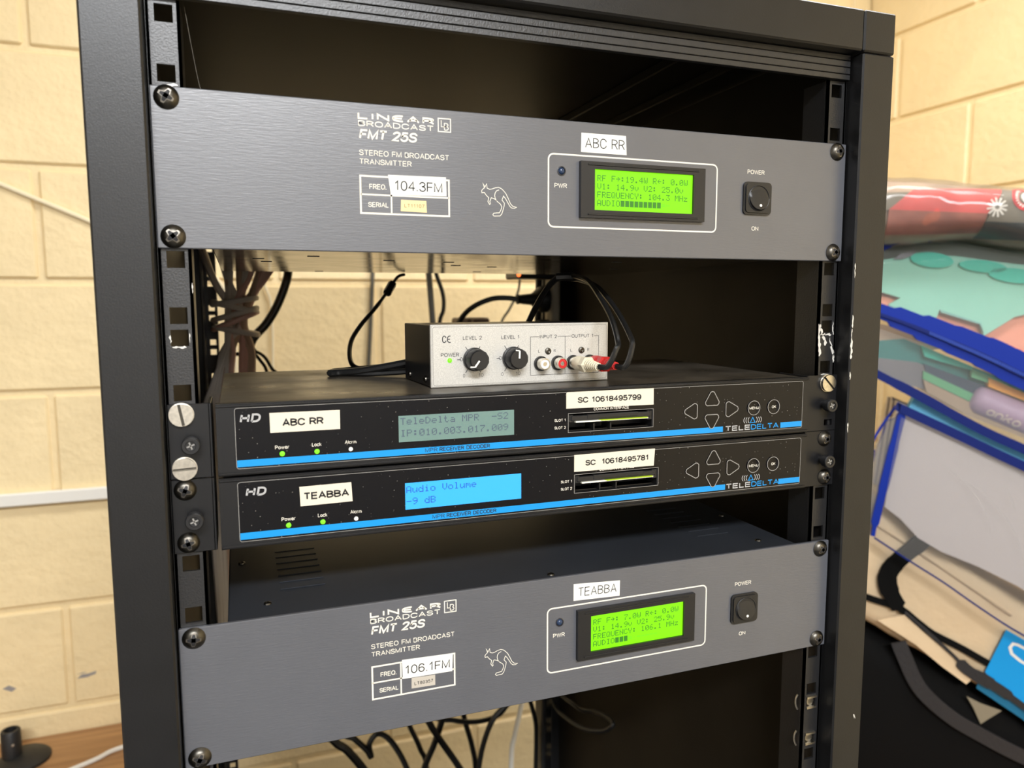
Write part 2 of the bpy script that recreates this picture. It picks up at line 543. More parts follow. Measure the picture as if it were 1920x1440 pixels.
def rounded(seg, closed, rmax):
    pts = []
    for t in seg:
        rd = t.startswith('*')
        x, z = t.lstrip('*').split(',')
        pts.append((float(x), float(z), rd))
    n = len(pts)
    out = []
    for i, (x, z, rd) in enumerate(pts):
        p = Vector((x, z))
        if not rd or (not closed and i in (0, n - 1)):
            out.append((x, z))
            continue
        a, b = Vector(pts[i - 1][:2]), Vector(pts[(i + 1) % n][:2])
        la, lb = (a - p).length, (b - p).length
        ra = min(rmax, la * (0.5 if (pts[i - 1][2]) else 0.9))
        rb = min(rmax, lb * (0.5 if (pts[(i + 1) % n][2]) else 0.9))
        pa, pb = p + (a - p) * (ra / la), p + (b - p) * (rb / lb)
        for k in range(6):
            t = k / 5
            c = 0.55
            q = (1 - t) ** 3 * pa + 3 * (1 - t) ** 2 * t * (pa + (p - pa) * c) + 3 * (1 - t) * t * t * (pb + (p - pb) * c) + t ** 3 * pb
            out.append((q.x, q.y))
    return out


def text(m, s, x, z, h, width=None, wt=0.13, y=0.0, shear=0.0, rmax=4.0, rot=0.0, gap=2.2, fmap=None):
    """write s with its baseline start at (x, z) on the plane of depth y; returns m"""
    adv = 0.0
    runs = []
    for ch in s:
        gw, d = G[ch]
        if d:
            for st in d.split('|'):
                cl = st.startswith('c')
                runs.append(([(px + adv, pz) for px, pz in rounded(st.lstrip('c').split(), cl, rmax)], cl))
        adv += gw + gap
    total = max(adv - gap, 0.5)
    t = wt * h
    k = (h - t) / 10
    kx = (width - t) / total if width else k
    cs, sn = math.cos(R(rot)), math.sin(R(rot))
    for pts, cl in runs:
        q = []
        for px, pz in pts:
            zz = pz * k + t / 2
            xx = px * kx + t / 2 + shear * zz
            q.append((x + xx * cs - zz * sn, z + xx * sn + zz * cs))
        m.stroke(q, t, y, cl, fmap)
    return m


def word(parent, material, s_, *a, xf=None, **k):
    return obj('lettering', text(M(xf), s_, *a, **k), material, parent, fix=False)


DOT = {k: bytes.fromhex(v) for k, v in {
    ' ': '0000000000', '-': '0808080808', '.': '0060600000', '/': '2010080402', '0': '3E5149453E', '1': '00427F4000', '2': '4261514946',
    '3': '2141454B31', '4': '1814127F10', '5': '2745454539', '6': '3C4A494930', '7': '0171090503', '8': '3649494936', '9': '064949291E',
    ':': '0036360000', 'A': '7E1111117E', 'B': '7F49494936', 'C': '3E41414122', 'D': '7F4141221C', 'E': '7F49494941', 'F': '7F09090901',
    'H': '7F0808087F', 'I': '00417F4100', 'M': '7F020C027F', 'N': '7F0408107F', 'O': '3E4141413E', 'P': '7F09090906', 'Q': '3E4151215E',
    'R': '7F09192946', 'S': '4649494931', 'T': '01017F0101', 'U': '3F4040403F', 'V': '1F2040201F', 'W': '3F4038403F', 'Y': '0708700807',
    'a': '2054545478', 'd': '384444487F', 'e': '3854545418', 'i': '00447D4000', 'l': '00417F4000', 'm': '7C04180478', 'o': '3844444438',
    't': '043F444020', 'u': '3C4040207C', 'v': '1C2040201C', 'z': '4464544C44', '>': '08082A1C08', '<': '081C2A0808', '#': '7F7F7F7F7F',
    '=': '1414141414', '~': '0000080000'}.items()}


def dots(m, s, x, ztop, pitch, h, y, fill=0.96):
    px, pz = pitch / 6.0, h / 7.0
    for i, ch in enumerate(s):
        for c, byte in enumerate(DOT[ch]):
            for r in range(7):
                if byte >> r & 1:
                    a, b = x + i * pitch + c * px, ztop - r * pz
                    m.add([(a, y, b), (a + px * fill, y, b), (a + px * fill, y, b - pz * fill), (a, y, b - pz * fill)], [(3, 2, 1, 0)])
    return m


def rrect(x0, x1, z0, z1, r, n=5):
    out = []
    for cx, cz, a0 in ((x1 - r, z1 - r, 0), (x0 + r, z1 - r, 90), (x0 + r, z0 + r, 180), (x1 - r, z0 + r, 270)):
        for k in range(n + 1):
            t = R(a0 + 90 * k / n)
            out.append((cx + r * math.cos(t), cz + r * math.sin(t)))
    return out


# ------------------------------------------------------------------ the room
reset()
WX0, WX1, WY0, WY1, FZ, CZ = -2200, 1340, -2600, 1095, -1650, 1050
struct(obj('floor', M().box(WX0 - 60, WX1 + 60, WY0 - 60, WY1 + 60, FZ - 50, FZ), FLOOR))
struct(obj('ceiling', M().box(WX0 - 60, WX1 + 60, WY0 - 60, WY1 + 60, CZ, CZ + 50), CEIL))
wb = struct(obj('wall_back', M().box(WX0 - 60, WX1 + 60, WY1, WY1 + 60, FZ, CZ), MORTAR))
wr = struct(obj('wall_right', M().box(WX1, WX1 + 60, WY0, WY1, FZ, CZ), MORTAR))
struct(obj('wall_left', M().box(WX0 - 60, WX0, WY0, WY1, FZ, CZ), PLAIN))
struct(obj('wall_front', M().box(WX0, WX1, WY0 - 60, WY0, FZ, CZ), PLAIN))

# painted concrete blocks, laid in half bond; every block is its own piece
full = M().box(-194.5, 194.5, -6, 4, -94.5, 94.5, 3.5).mesh('block')
fullr = M().box(-6, 4, -194.5, 194.5, -94.5, 94.5, 3.5).mesh('block')
for me in (full, fullr):
    me.materials.append(WALL)


def block(me, parent, x, y, z):
    o = bpy.data.objects.new('block', me)
    o.location = (x * S, y * S, z * S)
    COL.objects.link(o)
    o.parent = parent


def cut_block(parent, x0, x1, y0, y1, z):
    o = obj('block', M().box(x0, x1, y0, y1, z - 94.5, z + 94.5, 3.5), WALL, parent)


for c in range(-5, 6):
    z = -175 + 200 * c
    odd = c % 2
    off = (-525 if c % 2 else -325)        # x of one upright joint in this course
    x = off - 400 * 3
    while x < WX1 - 8:
        xa, xb = x + 5.5, x + 394.5
        if xb < WX1 - 8:
            block(full, wb, x + 200, WY1, z)
        elif WX1 - 8 - xa > 40:
            cut_block(wb, xa, WX1 - 8, WY1 - 6, WY1 + 4, z)
        x += 400
    y = (790 if c % 2 == 0 else 990) - 400 * 4
    while y < WY1 - 8:
        ya, yb = y + 5.5, y + 394.5
        if yb < WY1 - 8:
            block(fullr, wr, WX1, y + 200, z)
        elif WY1 - 8 - ya > 30:
            cut_block(wr, WX1 - 6, WX1 + 4, ya, WY1 - 8, z)
        y += 400

SCUFF = mat('grey_scuff', (0.3, 0.28, 0.27), 0.7)
for pts in ([(-513, -822), (-505, -815), (-493, -815), (-480, -812), (-482, -818), (-497, -822)], [(-634, -820), (-624, -815), (-612, -823), (-620, -828)], [(-514, -814), (-503, -811), (-495, -812)]):
    obj('scuff_mark', M().poly(pts, WY1 - 6.25, WY1 - 5.9), SCUFF, wb)

# white trunking along the back wall
t = thing('cable_trunking', (-700, 1085, -476), 'white plastic cable trunking running level along the block wall', 'trunking')
obj('trunking_base', M().box(-1900, 120, 1078, 1089, -475, -455, 1), WHITEP, t)
obj('trunking_cover', M().box(-1900, 120, 1073, 1080, -477, -453, 2.5), WHITEP, t)
reset()
tag(obj('wall_cable', M().tube([(-900, 1085, 232), (-720, 1085, 158), (-577, 1085, 92), (-452, 1085, 37), (-330, 1085, -20), (-250, 1085, -55), (-212, 1085, -120), (-205, 1085, -300), (-204, 1085, -452)], 4.2, 8), mat('cream_painted_cable', (0.84, 0.74, 0.52), 0.5), smooth=True),
    'thin cream cable running slantwise down the block wall above the trunking', 'cable')

# ceiling lamps
for i, (lx, ly, p) in enumerate(LAMPS):
    t = thing('ceiling_light', (lx, ly, 1010), ('white fluorescent ceiling light some way in front of the rack', 'white fluorescent ceiling light above the rack and bags')[i], 'light')
    obj('frame', M().plate(lx - 630, lx + 630, 1010, 1049, ly - 210, ly + 210), CEIL, t)
    obj('diffuser', M().box(lx - 600, lx + 600, ly - 175, ly + 175, 1008, 1012, 1), mat('lamp_diffuser', (0.8, 0.8, 0.8), 0.5, emit=(0.95, 0.97, 1.0), estr=4.0), t)

# wooden bench along the back wall, and the table that carries the bags
BZ = -922
TZ = -1000


def bench(x0, x1, y0, y1, nm, label, cat, BZ=-922):
    t = thing(nm, ((x0 + x1) / 2, (y0 + y1) / 2, FZ), label, cat)
    obj('top', M().box(x0, x1, y0, y1, BZ - 32, BZ, 3), WOOD, t)
    obj('apron', M().box(x0 + 30, x1 - 30, y0 + 30, y0 + 52, BZ - 120, BZ - 32.5), WOOD, t)
    for x in (x0 + 20, x1 - 80):
        for y in (y0 + 55, y1 - 80):
            obj('leg', M().box(x, x + 60, y, y + 60, FZ, BZ - 32.5, 2), WOOD, t)


bench(-1700, -300, 560, 1086, 'wooden_bench', 'varnished wooden bench against the block wall, a rubber stand on it', 'bench')
bench(600, 1326, -60, 1086, 'wooden_table', 'wooden table under the pile of bags beside the rack', 'table', TZ)

# ------------------------------------------------------------------ the rack
ZT, ZB = 100, FZ + 0.5
rk = thing('equipment_rack', (0, 300, FZ), 'tall black steel open-front equipment rack with square-holed rails', 'rack')
for x0, x1 in ((-272.3, -242.5), (242.5, 272.3)):
    obj('post', M().box(x0, x1, -15, 24, ZB, 69.5, 1.2), POWDER, rk)
    obj('corner_block', M().box(x0, x1, -15, 24, 70.3, ZT, 1.2), POWDER, rk)
    obj('post', M().box(x0, x1, 576, 615, ZB, 70, 1.2), POWDER, rk)
    s = -1 if x0 < 0 else 1
    obj('side_panel', M().box(s * 258, s * 262, 24, 576, ZB + 20, 92), POWDER_IN, rk)
obj('top_beam', M().box(-241.9, 241.9, -15, 24, 70.6, ZT - 0.2, 1.2), POWDER, rk)
obj('rear_beam', M().box(-242, 242, 576, 615, 66, ZT, 1.2), POWDER, rk)
obj('top_panel', M().box(-270, 270, 24.5, 575.5, 92.5, 96.5), POWDER_IN, rk)
for x in (150, 205):
    obj('roof_rib', M().box(x, x + 14, 30, 570, 84, 92.4, 1), POWDER_IN, rk)
obj('bottom_panel', M().box(-242, 242, -12, 600, ZB, ZB + 20, 1), POWDER, rk)
# header strip with three grooves
bands = [(52.2, 55.9), (56.5, 61.0), (61.6, 65.8), (66.4, 70.2)]
h = M().box(-241, 241, -2.6, 0, 52.2, 70.4)
for a, b in bands:
    h.box(-241, 241, -4, -2.4, a, b, 0.25)
obj('header_strip', h, RAILM, rk)


def holes_for(z_from, z_to):
    out = []
    z = 44.45
    k = 0
    while z > z_from:
        out.append(z)
        z -= 31.75 if k % 2 == 0 else 12.7
        k += 1
    return out


HZ = holes_for(FZ + 60, 52)
for s in (-1, 1):
    for yf, sg in ((0, 1), (590, -1)):
        hx = s * 232.55 if yf == 0 else s * 231.5
        hs = 4.75 if yf == 0 else 3.6
        m = M().plate(min(s * 224.2, s * 241.6), max(s * 224.2, s * 241.6), FZ + 22, 51.8 if yf == 0 else 64, yf, yf + 2,
                      [(hx - hs, hx + hs, z - hs, z + hs) for z in HZ])
        ya, yb = sorted((yf, yf + sg * 26))
        m.box(s * 224.2, s * 226.0, ya, yb, FZ + 22, 51.8)
        m.box(s * 240.0, s * 241.8, ya, yb, FZ + 22, 51.8)
        rail = obj('mounting_rail', m, RAILM, rk)
        if s == 1 and yf == 0:
            RAIL_R = rail
        if s == -1 and yf == 0:
            RAIL_L = rail


def scrape(parent, pts, y=-0.15, wd=1.2):
    m = M()
    P = [Vector((a, b)) for a, b in pts]
    L, Q = [], []
    for i, p in enumerate(P):
        k = wd * (0.35 + random.random()) * (0.3 if i in (0, len(P) - 1) else 1)
        d = (P[min(i + 1, len(P) - 1)] - P[max(i - 1, 0)]).normalized()
        nm = Vector((-d.y, d.x))
        L.append(p + nm * k)
        Q.append(p - nm * k * random.random())
    n = len(P)
    vs = [(p.x, y, p.y) for p in L] + [(p.x, y, p.y) for p in Q]
    m.add(vs, [(i, i + 1, n + i + 1, n + i) for i in range(n - 1)])
    obj('paint_chip', m, CHIP, parent, label='bare scraped metal where the paint has chipped')


def wig(a, b, n=7, j=0.8):
    return [(a[0] + (b[0] - a[0]) * k / n + random.uniform(-j, j), a[1] + (b[1] - a[1]) * k / n + random.uniform(-j, j)) for k in range(n + 1)]


scrape(RAIL_R, wig((224.8, -131), (226.2, -156), 12, 0.5), wd=1.6)
scrape(RAIL_R, wig((226.5, -132), (227.5, -140), 6), wd=1.1)
scrape(RAIL_R, wig((227, -139.5), (237.5, -140.5), 8), wd=1.0)
scrape(RAIL_R, wig((237.8, -130), (239.5, -139), 6), wd=1.0)
scrape(RAIL_R, wig((236, -142), (240.5, -158), 8), wd=0.8)
scrape(RAIL_R, wig((229, -141), (232, -148), 6), wd=1.3)
scrape(RAIL_R, wig((239.8, -152), (240.4, -162), 6, .3), wd=0.9)
scrape(RAIL_R, [(228.5, -171.2), (231, -170.8), (236.5, -171.2)], wd=0.9)
scrape(RAIL_L, wig((-236.5, -138.9), (-229, -138.9), 8, 0.3), wd=0.7)
scrape(RAIL_L, wig((-227.3, -131), (-227.6, -136), 4, 0.3), wd=0.5)
scrape(RAIL_L, wig((-237.6, -132), (-237.4, -136.5), 4, 0.3), wd=0.5)
scrape(RAIL_L, wig((-236, 5.9), (-227, 6.3), 5, 0.2), y=-0.4, wd=1.0)
scrape(RAIL_L, wig((-224.6, -102), (-224.6, -108), 5, 0.1), wd=0.4)
posts = [o for o in rk.children if o.name.startswith('post')]
PR = [o for o in posts if max(v.co.x for v in o.data.vertices) > 0.2 and min(v.co.y for v in o.data.vertices) < -0.2][0]
scrape(PR, wig((243.4, -124), (243.6, -134), 6, 0.2), y=-15.1, wd=0.7)
scrape(PR, wig((243.2, -135), (243.4, -158), 14, 0.3), y=-15.1, wd=1.1)
scrape(PR, wig((243.2, -168), (243.3, -174), 5, 0.2), y=-15.1, wd=0.8)
scrape(PR, wig((243.3, -85), (243.4, -96), 6, 0.2), y=-15.1, wd=0.6)
scrape(PR, wig((243.3, -208), (243.4, -216), 5, 0.2), y=-15.1, wd=0.6)
scrape(PR, wig((262, -452), (266, -456), 6, 1.2), y=-15.1, wd=0.7)

# two empty cage nuts low on the rail
for z in (-443.2, -474.9):
    c = obj('cage_nut', M().box(227.6, 237.4, -1.6, 6, z + 3.6, z + 5.2).box(227.6, 237.4, -1.6, 6, z - 5.2, z - 3.6)
            .box(229, 236.5, 2.5, 9, z - 3.4, z + 3.4, 0.8).lathe((232.5, 0.8, z), [(3.6, 0), (3.6, 2.2), (2.2, 2.3), (2.2, 6)], 12), STEEL, rk, label='bright steel empty cage nut')
    obj('spring_clip', M().tube([(222.6, 4, z + 6), (221.6, 5, z + 2), (221.6, 5, z - 3), (222.8, 4, z - 7)], 0.8, 6), STEEL, c)


# ------------------------------------------------------------------ screws
def pan_screw(parent, x, y, z, r=5.6, rot=20, material=None, name='screw'):
    """domed head with a cross recess, on a washer"""
    k = r / 5.6
    m = M().lathe((x, y, z), [(5.75 * k, 0), (5.9 * k, -0.5), (5.6 * k, -0.9), (5.2 * k, -1.5), (4.4 * k, -2.5), (3.2 * k, -3.2), (1.8 * k, -3.55), (0.2, -3.65)], 24)
    o = obj(name, m, material or BLKSTEEL, parent, smooth=True)
    for nm, mm, kk, up in (('recess_edge', RECESSRIM, 1.0, 0.0), ('cross_recess', INK, 0.8, 0.06)):  # flat black cross on the dome; its colour stands for recess shade
        c = M()
        for a in (0, 90):
            ca, sa = math.cos(R(a + rot)), math.sin(R(a + rot))
            L = 3.8 * k * kk
            h0, h1 = 0.8 * k * kk, 1.35 * k * kk
            pts = [(-L, -h0), (-1.3 * k, -h1), (1.3 * k, -h1), (L, -h0), (L, h0), (1.3 * k, h1), (-1.3 * k, h1), (-L, h0)]
            yy = [3.0 if kk == 1 else 3.2, 3.66, 3.66, 3.0 if kk == 1 else 3.2] * 2
            vs = [(x + p[0] * ca - p[1] * sa, y - q * 1.03 - 0.1 - up, z + p[0] * sa + p[1] * ca) for p, q in zip(pts, yy)]
            c.add(vs, [(0, 1, 6, 7), (1, 2, 5, 6), (2, 3, 4, 5)])
        obj(nm, c, mm, o)
    return o


def slot_screw(parent, x, y, z, rot=100):
    m = M().lathe((x, y, z), [(6.9, 0), (6.9, -0.9), (6.3, -1.0), (6.3, -1.4)], 24)
    for sgn in (-1, 1):
        pts = []
        for k in range(15):
            t = R(7 + 166 * k / 14)
            a, b = 6.5 * math.cos(t), sgn * 6.5 * math.sin(t)
            pts.append((x + a * math.cos(R(rot)) - b * math.sin(R(rot)), z + a * math.sin(R(rot)) + b * math.cos(R(rot))))
        m.poly(pts, y - 3.2, y - 1.2)
    o = obj('slotted_screw', m, STEEL, parent, label='bright steel slotted screw')
    q = [(-6.2, -.75), (6.2, -.75), (6.2, .75), (-6.2, .75)]
    obj('slot', M().poly([(x + a * math.cos(R(rot)) - b * math.sin(R(rot)), z + a * math.sin(R(rot)) + b * math.cos(R(rot))) for a, b in q], y - 1.6, y - 1.35), BLKSTEEL, o)  # darker floor colour stands for the shade inside the slot
    return o


# ------------------------------------------------------------------ FM transmitters
def sticker(parent, quad, txt, tx, tz, th, tw, material, ink, y, wt=0.1, rot=0.0, name='label_sticker', label=None, gap=2.2):
    s = obj(name, M().poly(quad, y - 0.2, y), material, parent, label=label)
    obj('lettering', text(M(), txt, tx, tz, th, tw, wt, y - 0.28, rot=rot, gap=gap), ink, s, fix=False)
    return s


def transmitter(zt, label, rows, freq, serial, name_tag, rocker_z=-44):
    """front panel top at zt; all local heights are below it"""
    t = thing('fm_transmitter', (0, 170, zt - 88), label, 'transmitter', 'rack transmitters')
    Y = -3.0
    p = obj('front_panel', M().box(-241.3, 241.3, Y, 0, zt - 88.1, zt, 0.5), GREY, t)
    ch = M().box(-214, 214, 0.3, 350, zt - 85.8, zt - 1.6, 0.8)
    c = obj('chassis', ch, CHASSIS, t)
    obj('base_plate', M().box(-213, 213, 1, 349, zt - 86.9, zt - 85.9), UNDER, c)
    for side, y0 in ((-166, 46), (165, 46)):
        for k in range(7):
            v = obj('vent_slot', M().box(side - 15, side + 15, y0 + k * 13.5, y0 + k * 13.5 + 2.2, zt - 1.7, zt - 1.1, 0.2), CHASSIS, c)
    for x, y in ((-190, 24), (2, 8), (190, 20), (-205, 110), (205, 90), (-60, 300), (120, 300)):
        obj('lid_screw', M().lathe((x, y, zt - 1.6), [(2.6, 0), (2.3, 0.9), (1.2, 1.2), (0.3, 0.7)], 12, 'z'), BLKSTEEL, c)
    for x, y in ((-150, 70), (-185, 110), (-178, 150), (-90, 110), (-40, 120), (-20, 170), (20, 190), (90, 80), (150, 200), (40, 300), (-120, 330)):
        obj('base_slot', M().box(x - 4, x + 4, y - 2, y + 2, zt - 87.2, zt - 86.85), INK, c)
    z = lambda d: zt + d
    word(p, PRINT, 'LIN\u03b5AR', -128.8, z(-9.6), 4.1, 47, 0.26, Y - 0.1, gap=2.8)
    word(p, PRINT, 'BROADCAST', -128.6, z(-13.7), 3.5, 46.4, 0.18, Y - 0.1, gap=2.2)
    word(p, PRINT, 'FMT 25S', -128.4, z(-21.2), 5.9, 35.2, 0.2, Y - 0.1, shear=0.2)
    word(p, PRINT, 'STEREO FM BROADCAST', -128.4, z(-30.6), 3.3, 55.8, 0.14, Y - 0.1)
    word(p, PRINT, 'TRANSMITTER', -128.4, z(-35.8), 3.3, 32, 0.14, Y - 0.1)
    word(p, PRINT, 'FREQ.', -122.8, z(-50.4), 3.2, 10.6, 0.16, Y - 0.1)
    word(p, PRINT, 'SERIAL', -123.7, z(-61.0), 3.0, 12.6, 0.16, Y - 0.1)
    word(p, PRINT, 'PWR', -0.9, z(-43.7), 3.1, 9.1, 0.15, Y - 0.1)
    word(p, PRINT, 'POWER', 151.5, z(-26.6), 3.1, 15, 0.15, Y - 0.1)
    word(p, PRINT, 'ON', 156.5, z(-67.0), 3.0, 6.0, 0.15, Y - 0.1)
    ln = M()
    ln.stroke([(-128.1, z(-42.7)), (-72.9, z(-42.7)), (-72.9, z(-64.8)), (-128.1, z(-64.8))], 1.1, Y - 0.1, True)
    ln.stroke([(-128, z(-53.6)), (-73, z(-53.6))], 1.0, Y - 0.1)
    ln.stroke([(-109.4, z(-43)), (-109.4, z(-64.5))], 1.0, Y - 0.1)
    obj('printed_table', ln, PRINT, p, fix=False)
    ln = M()
    ln.stroke([(-79.3, z(-5.4)), (-71.4, z(-5.4)), (-71.4, z(-13.3)), (-79.3, z(-13.3))], 0.65, Y - 0.1, True)
    text(ln, 'L', -77.6, z(-10.6), 4.4, 2.6, 0.11, Y - 0.1)
    text(ln, 'B', -75.6, z(-12.5), 4.6, 3.0, 0.11, Y - 0.1)
    obj('printed_logo', ln, PRINT, p, fix=False)
    ln = M()
    ln.stroke([(a, z(b)) for a, b in rrect(-5.2, 125.5, -69.1, -21.9, 3.6)], 1.05, Y - 0.1, True)
    obj('printed_frame', ln, PRINT, p, fix=False)
    kg = M()
    kang = [(-50.6, -43.1), (-49.5, -46.1), (-50.6, -47), (-51.4, -48.0), (-51.2, -49.3), (-49.6, -49.0), (-48.3, -50.7), (-46.6, -52.2), (-47.2, -54.6), (-46.1, -56.4), (-45.5, -56.0),
            (-45.9, -54.5), (-44.9, -52.1), (-42.6, -52.8), (-40.5, -54.6), (-38.6, -56), (-37.8, -57.6), (-38.4, -59.6), (-39.4, -61.4), (-43.3, -61.8), (-43.9, -62.8), (-43.2, -63.6), (-39.0, -63.4),
            (-37.9, -62.2), (-37.3, -60.7), (-36.2, -57), (-36.0, -55.2), (-37.6, -53.3), (-36.6, -50.7), (-35.4, -52), (-33.9, -54.4), (-32.3, -57), (-31.0, -58.1), (-29, -58.2), (-27.6, -57.5),
            (-30.2, -57.0), (-31.8, -55.4), (-33.4, -52.0), (-35, -49), (-36.7, -47.2), (-38.2, -46), (-40.0, -45.4), (-42.2, -45.8), (-44.2, -46.6), (-46, -46.9), (-47.7, -46.2), (-48.0, -43.5), (-49.1, -45.6)]
    kg.stroke([(a, z(b)) for a, b in kang], 0.42, Y - 0.1, True)
    kg.stroke([(a, z(b)) for a, b in [(-39.6, -47.0), (-41.2, -47.5), (-42.3, -49), (-42.6, -50.8), (-42.2, -52.4), (-41.3, -54)]], 0.42, Y - 0.1)
    obj('kangaroo_print', kg, PRINT, p, fix=False)
    # lcd window: proud black bezel round a slightly sunk screen
    l = obj('lcd_module', M().plate(16.9, 113.6, z(-62.6), z(-25.7), Y - 3.4, Y, [(27.1, 104.2, z(-57.4), z(-30.5))])
            .box(22, 108, Y - 4.0, Y - 3.3, z(-28.3), z(-27.2), 0.2).box(22, 108, Y - 4.0, Y - 3.3, z(-60.9), z(-59.8), 0.2), BLACK, t)
    sc = obj('screen', M().box(27, 104.3, Y - 1.6, Y - 0.2, z(-57.5), z(-30.4)), GREENLCD, l)
    m = M()
    for i, row in enumerate(rows[:4]):
        dots(m, row.replace('#', ' '), 29.7, z(-34.1 - 5.42 * i), 3.55, 4.0, Y - 1.72)
        for k, ch in enumerate(row):
            if ch == '#':
                dots(m, ch, 29.7 + 3.55 * k, z(-34.1 - 5.42 * i), 3.55, 4.0, Y - 1.72, 1.0)
    obj('screen_lettering', m, GREENTXT, l, fix=False)
    if rows[4]:
        obj('screen_bar', dots(M(), rows[4], 29.7, z(-34.1 - 5.42 * 3), 3.55, 4.0, Y - 1.72), GREENMID, l, fix=False)
    # power indicator
    ld = obj('power_indicator', M().lathe((4.1, Y, z(-32.7)), [(3.1, 0), (3.1, -0.5), (2.5, -0.6), (2.3, -0.1)], 16), mat('indicator_ring', (0.03, 0.03, 0.035), 0.2), t, smooth=True)
    obj('lens', M().lathe((4.1, Y, z(-32.7)), [(2.3, -0.1), (1.9, -0.9), (1.0, -1.4), (0.1, -1.5)], 14), LEDB, ld, smooth=True)
    # rocker switch
    rz = z(rocker_z)
    rb = obj('rocker_switch', M().poly(rrect(147.8, 172.2, rz - 11.7, rz + 11.7, 3.2), Y - 1.6, Y).poly(rrect(149.2, 170.8, rz - 10.3, rz + 10.3, 2.6), Y - 2.6, Y - 1.5), BLACK, t)
    m = M()
    n = 28
    vs, fs = [], []
    for k, (rr, yy) in enumerate(((8.6, 2.6), (8.2, 3.4), (6, 3.6), (3, 3.6), (0.2, 3.6))):
        for i in range(n):
            a = 2 * math.pi * i / n
            dz = rr * math.sin(a)
            tilt = -0.16 * dz if k else 0
            vs.append((160.3 + rr * math.cos(a), Y - yy - tilt, rz + dz))
    for k in range(4):
        for i in range(n):
            j = (i + 1) % n
            fs.append((k * n + i, k * n + j, k * n + n + j, k * n + n + i))
    fs.append(tuple(range(4 * n, 5 * n)))
    m.add(vs, fs)
    obj('rocker', m, BLACK, rb, smooth=True)
    obj('rocker_rim', M().tube([(160.3 + 9.0 * math.cos(2 * math.pi * i / 24), Y - 2.7, rz + 9.0 * math.sin(2 * math.pi * i / 24)) for i in range(25)], 0.45, 6, sub=1), BLACK, rb, smooth=True)
    obj('white_dot', M().lathe((160.8, Y - 4.35, rz - 5.4), [(1.15, 0), (1.1, -0.2), (0.3, -0.3)], 12), WHITEP, rb, label='white dot on the rocker')
    # stickers
    sticker(p, freq[1], freq[0], *freq[2], LABELW, INK, Y, 0.11, freq[3], label='white sticker reading ' + freq[0])
    sticker(p, serial[1], serial[0], *serial[2], serial[4], serial[5], Y, 0.15, serial[3], label='small tape reading ' + serial[0], gap=3)
    sticker(p, name_tag[1], name_tag[0], *name_tag[2], LABELW, INK, Y, 0.085, name_tag[3], label='white sticker reading ' + name_tag[0])
    for x in (-233, 232.5):
        for d, rot in ((-6.0, 60 if x < 0 else 10), (-81.5, 40)):
            pan_screw(t, x, Y, z(d), 6.3, rot + (25 if zt < -100 else 0))
    return t


def Z(zt, pts):
    return [(a, zt + b) for a, b in pts]


z1 = 5.2
transmitter(z1, 'blue grey rack transmitter with 104.3 on its green screen, topmost unit',
            ['RF F>:19.4W R<: 0.0W', 'V1: 14.9v V2: 25.0v', 'FREQUENCY: 104.3 MHz', 'AUDIO#########', '              =-'],
            ('104.3FM', Z(z1, [(-111.3, -41.3), (-74.8, -40.9), (-74.5, -52.6), (-109.7, -53.2)]), (-107.6, z1 - 50.4, 6.0, 30.4), -0.5),
            ('LT11107', Z(z1, [(-103.5, -55.8), (-87.6, -56.0), (-87.3, -63.2), (-103.8, -62.8)]), (-101.5, z1 - 60.4, 2.2, 12.7), 0, TAPE, mat('faded_ink', (0.35, 0.24, 0.1), 0.6)),
            ('ABC RR', Z(z1, [(18.4, -7.1), (51.7, -6.9), (52.4, -19.6), (18.2, -19.6)]), (21.2, z1 - 16.6, 6.6, 29.6), 0.3))
z2 = -305.6
transmitter(z2, 'blue grey rack transmitter with 106.1 on its green screen, lowest unit',
            ['RF F>: 7.0W R<: 0.0W', 'V1: 14.9v V2: 25.9v', 'FREQUENCY: 106.1 MHz', 'AUDIO###', '        =~-----'],
            ('106.1FM', Z(z2, [(-108.6, -41.2), (-74.0, -42.3), (-74.6, -54.8), (-108.2, -54.3)]), (-106.9, z2 - 51.4, 6.0, 30.6), -1.2),
            ('LT80357', Z(z2, [(-102.4, -54.7), (-86.4, -55.3), (-86.4, -62.4), (-102.5, -62.0)]), (-100.5, z2 - 60.0, 2.2, 12.6), 0, TAPEG, INK),
            ('TEABBA', Z(z2, [(14.8, -6.3), (51.6, -8.4), (51.4, -19.9), (14.8, -18.6)]), (18.2, z2 - 15.8, 6.4, 30.6), -1.5), rocker_z=-44.8)


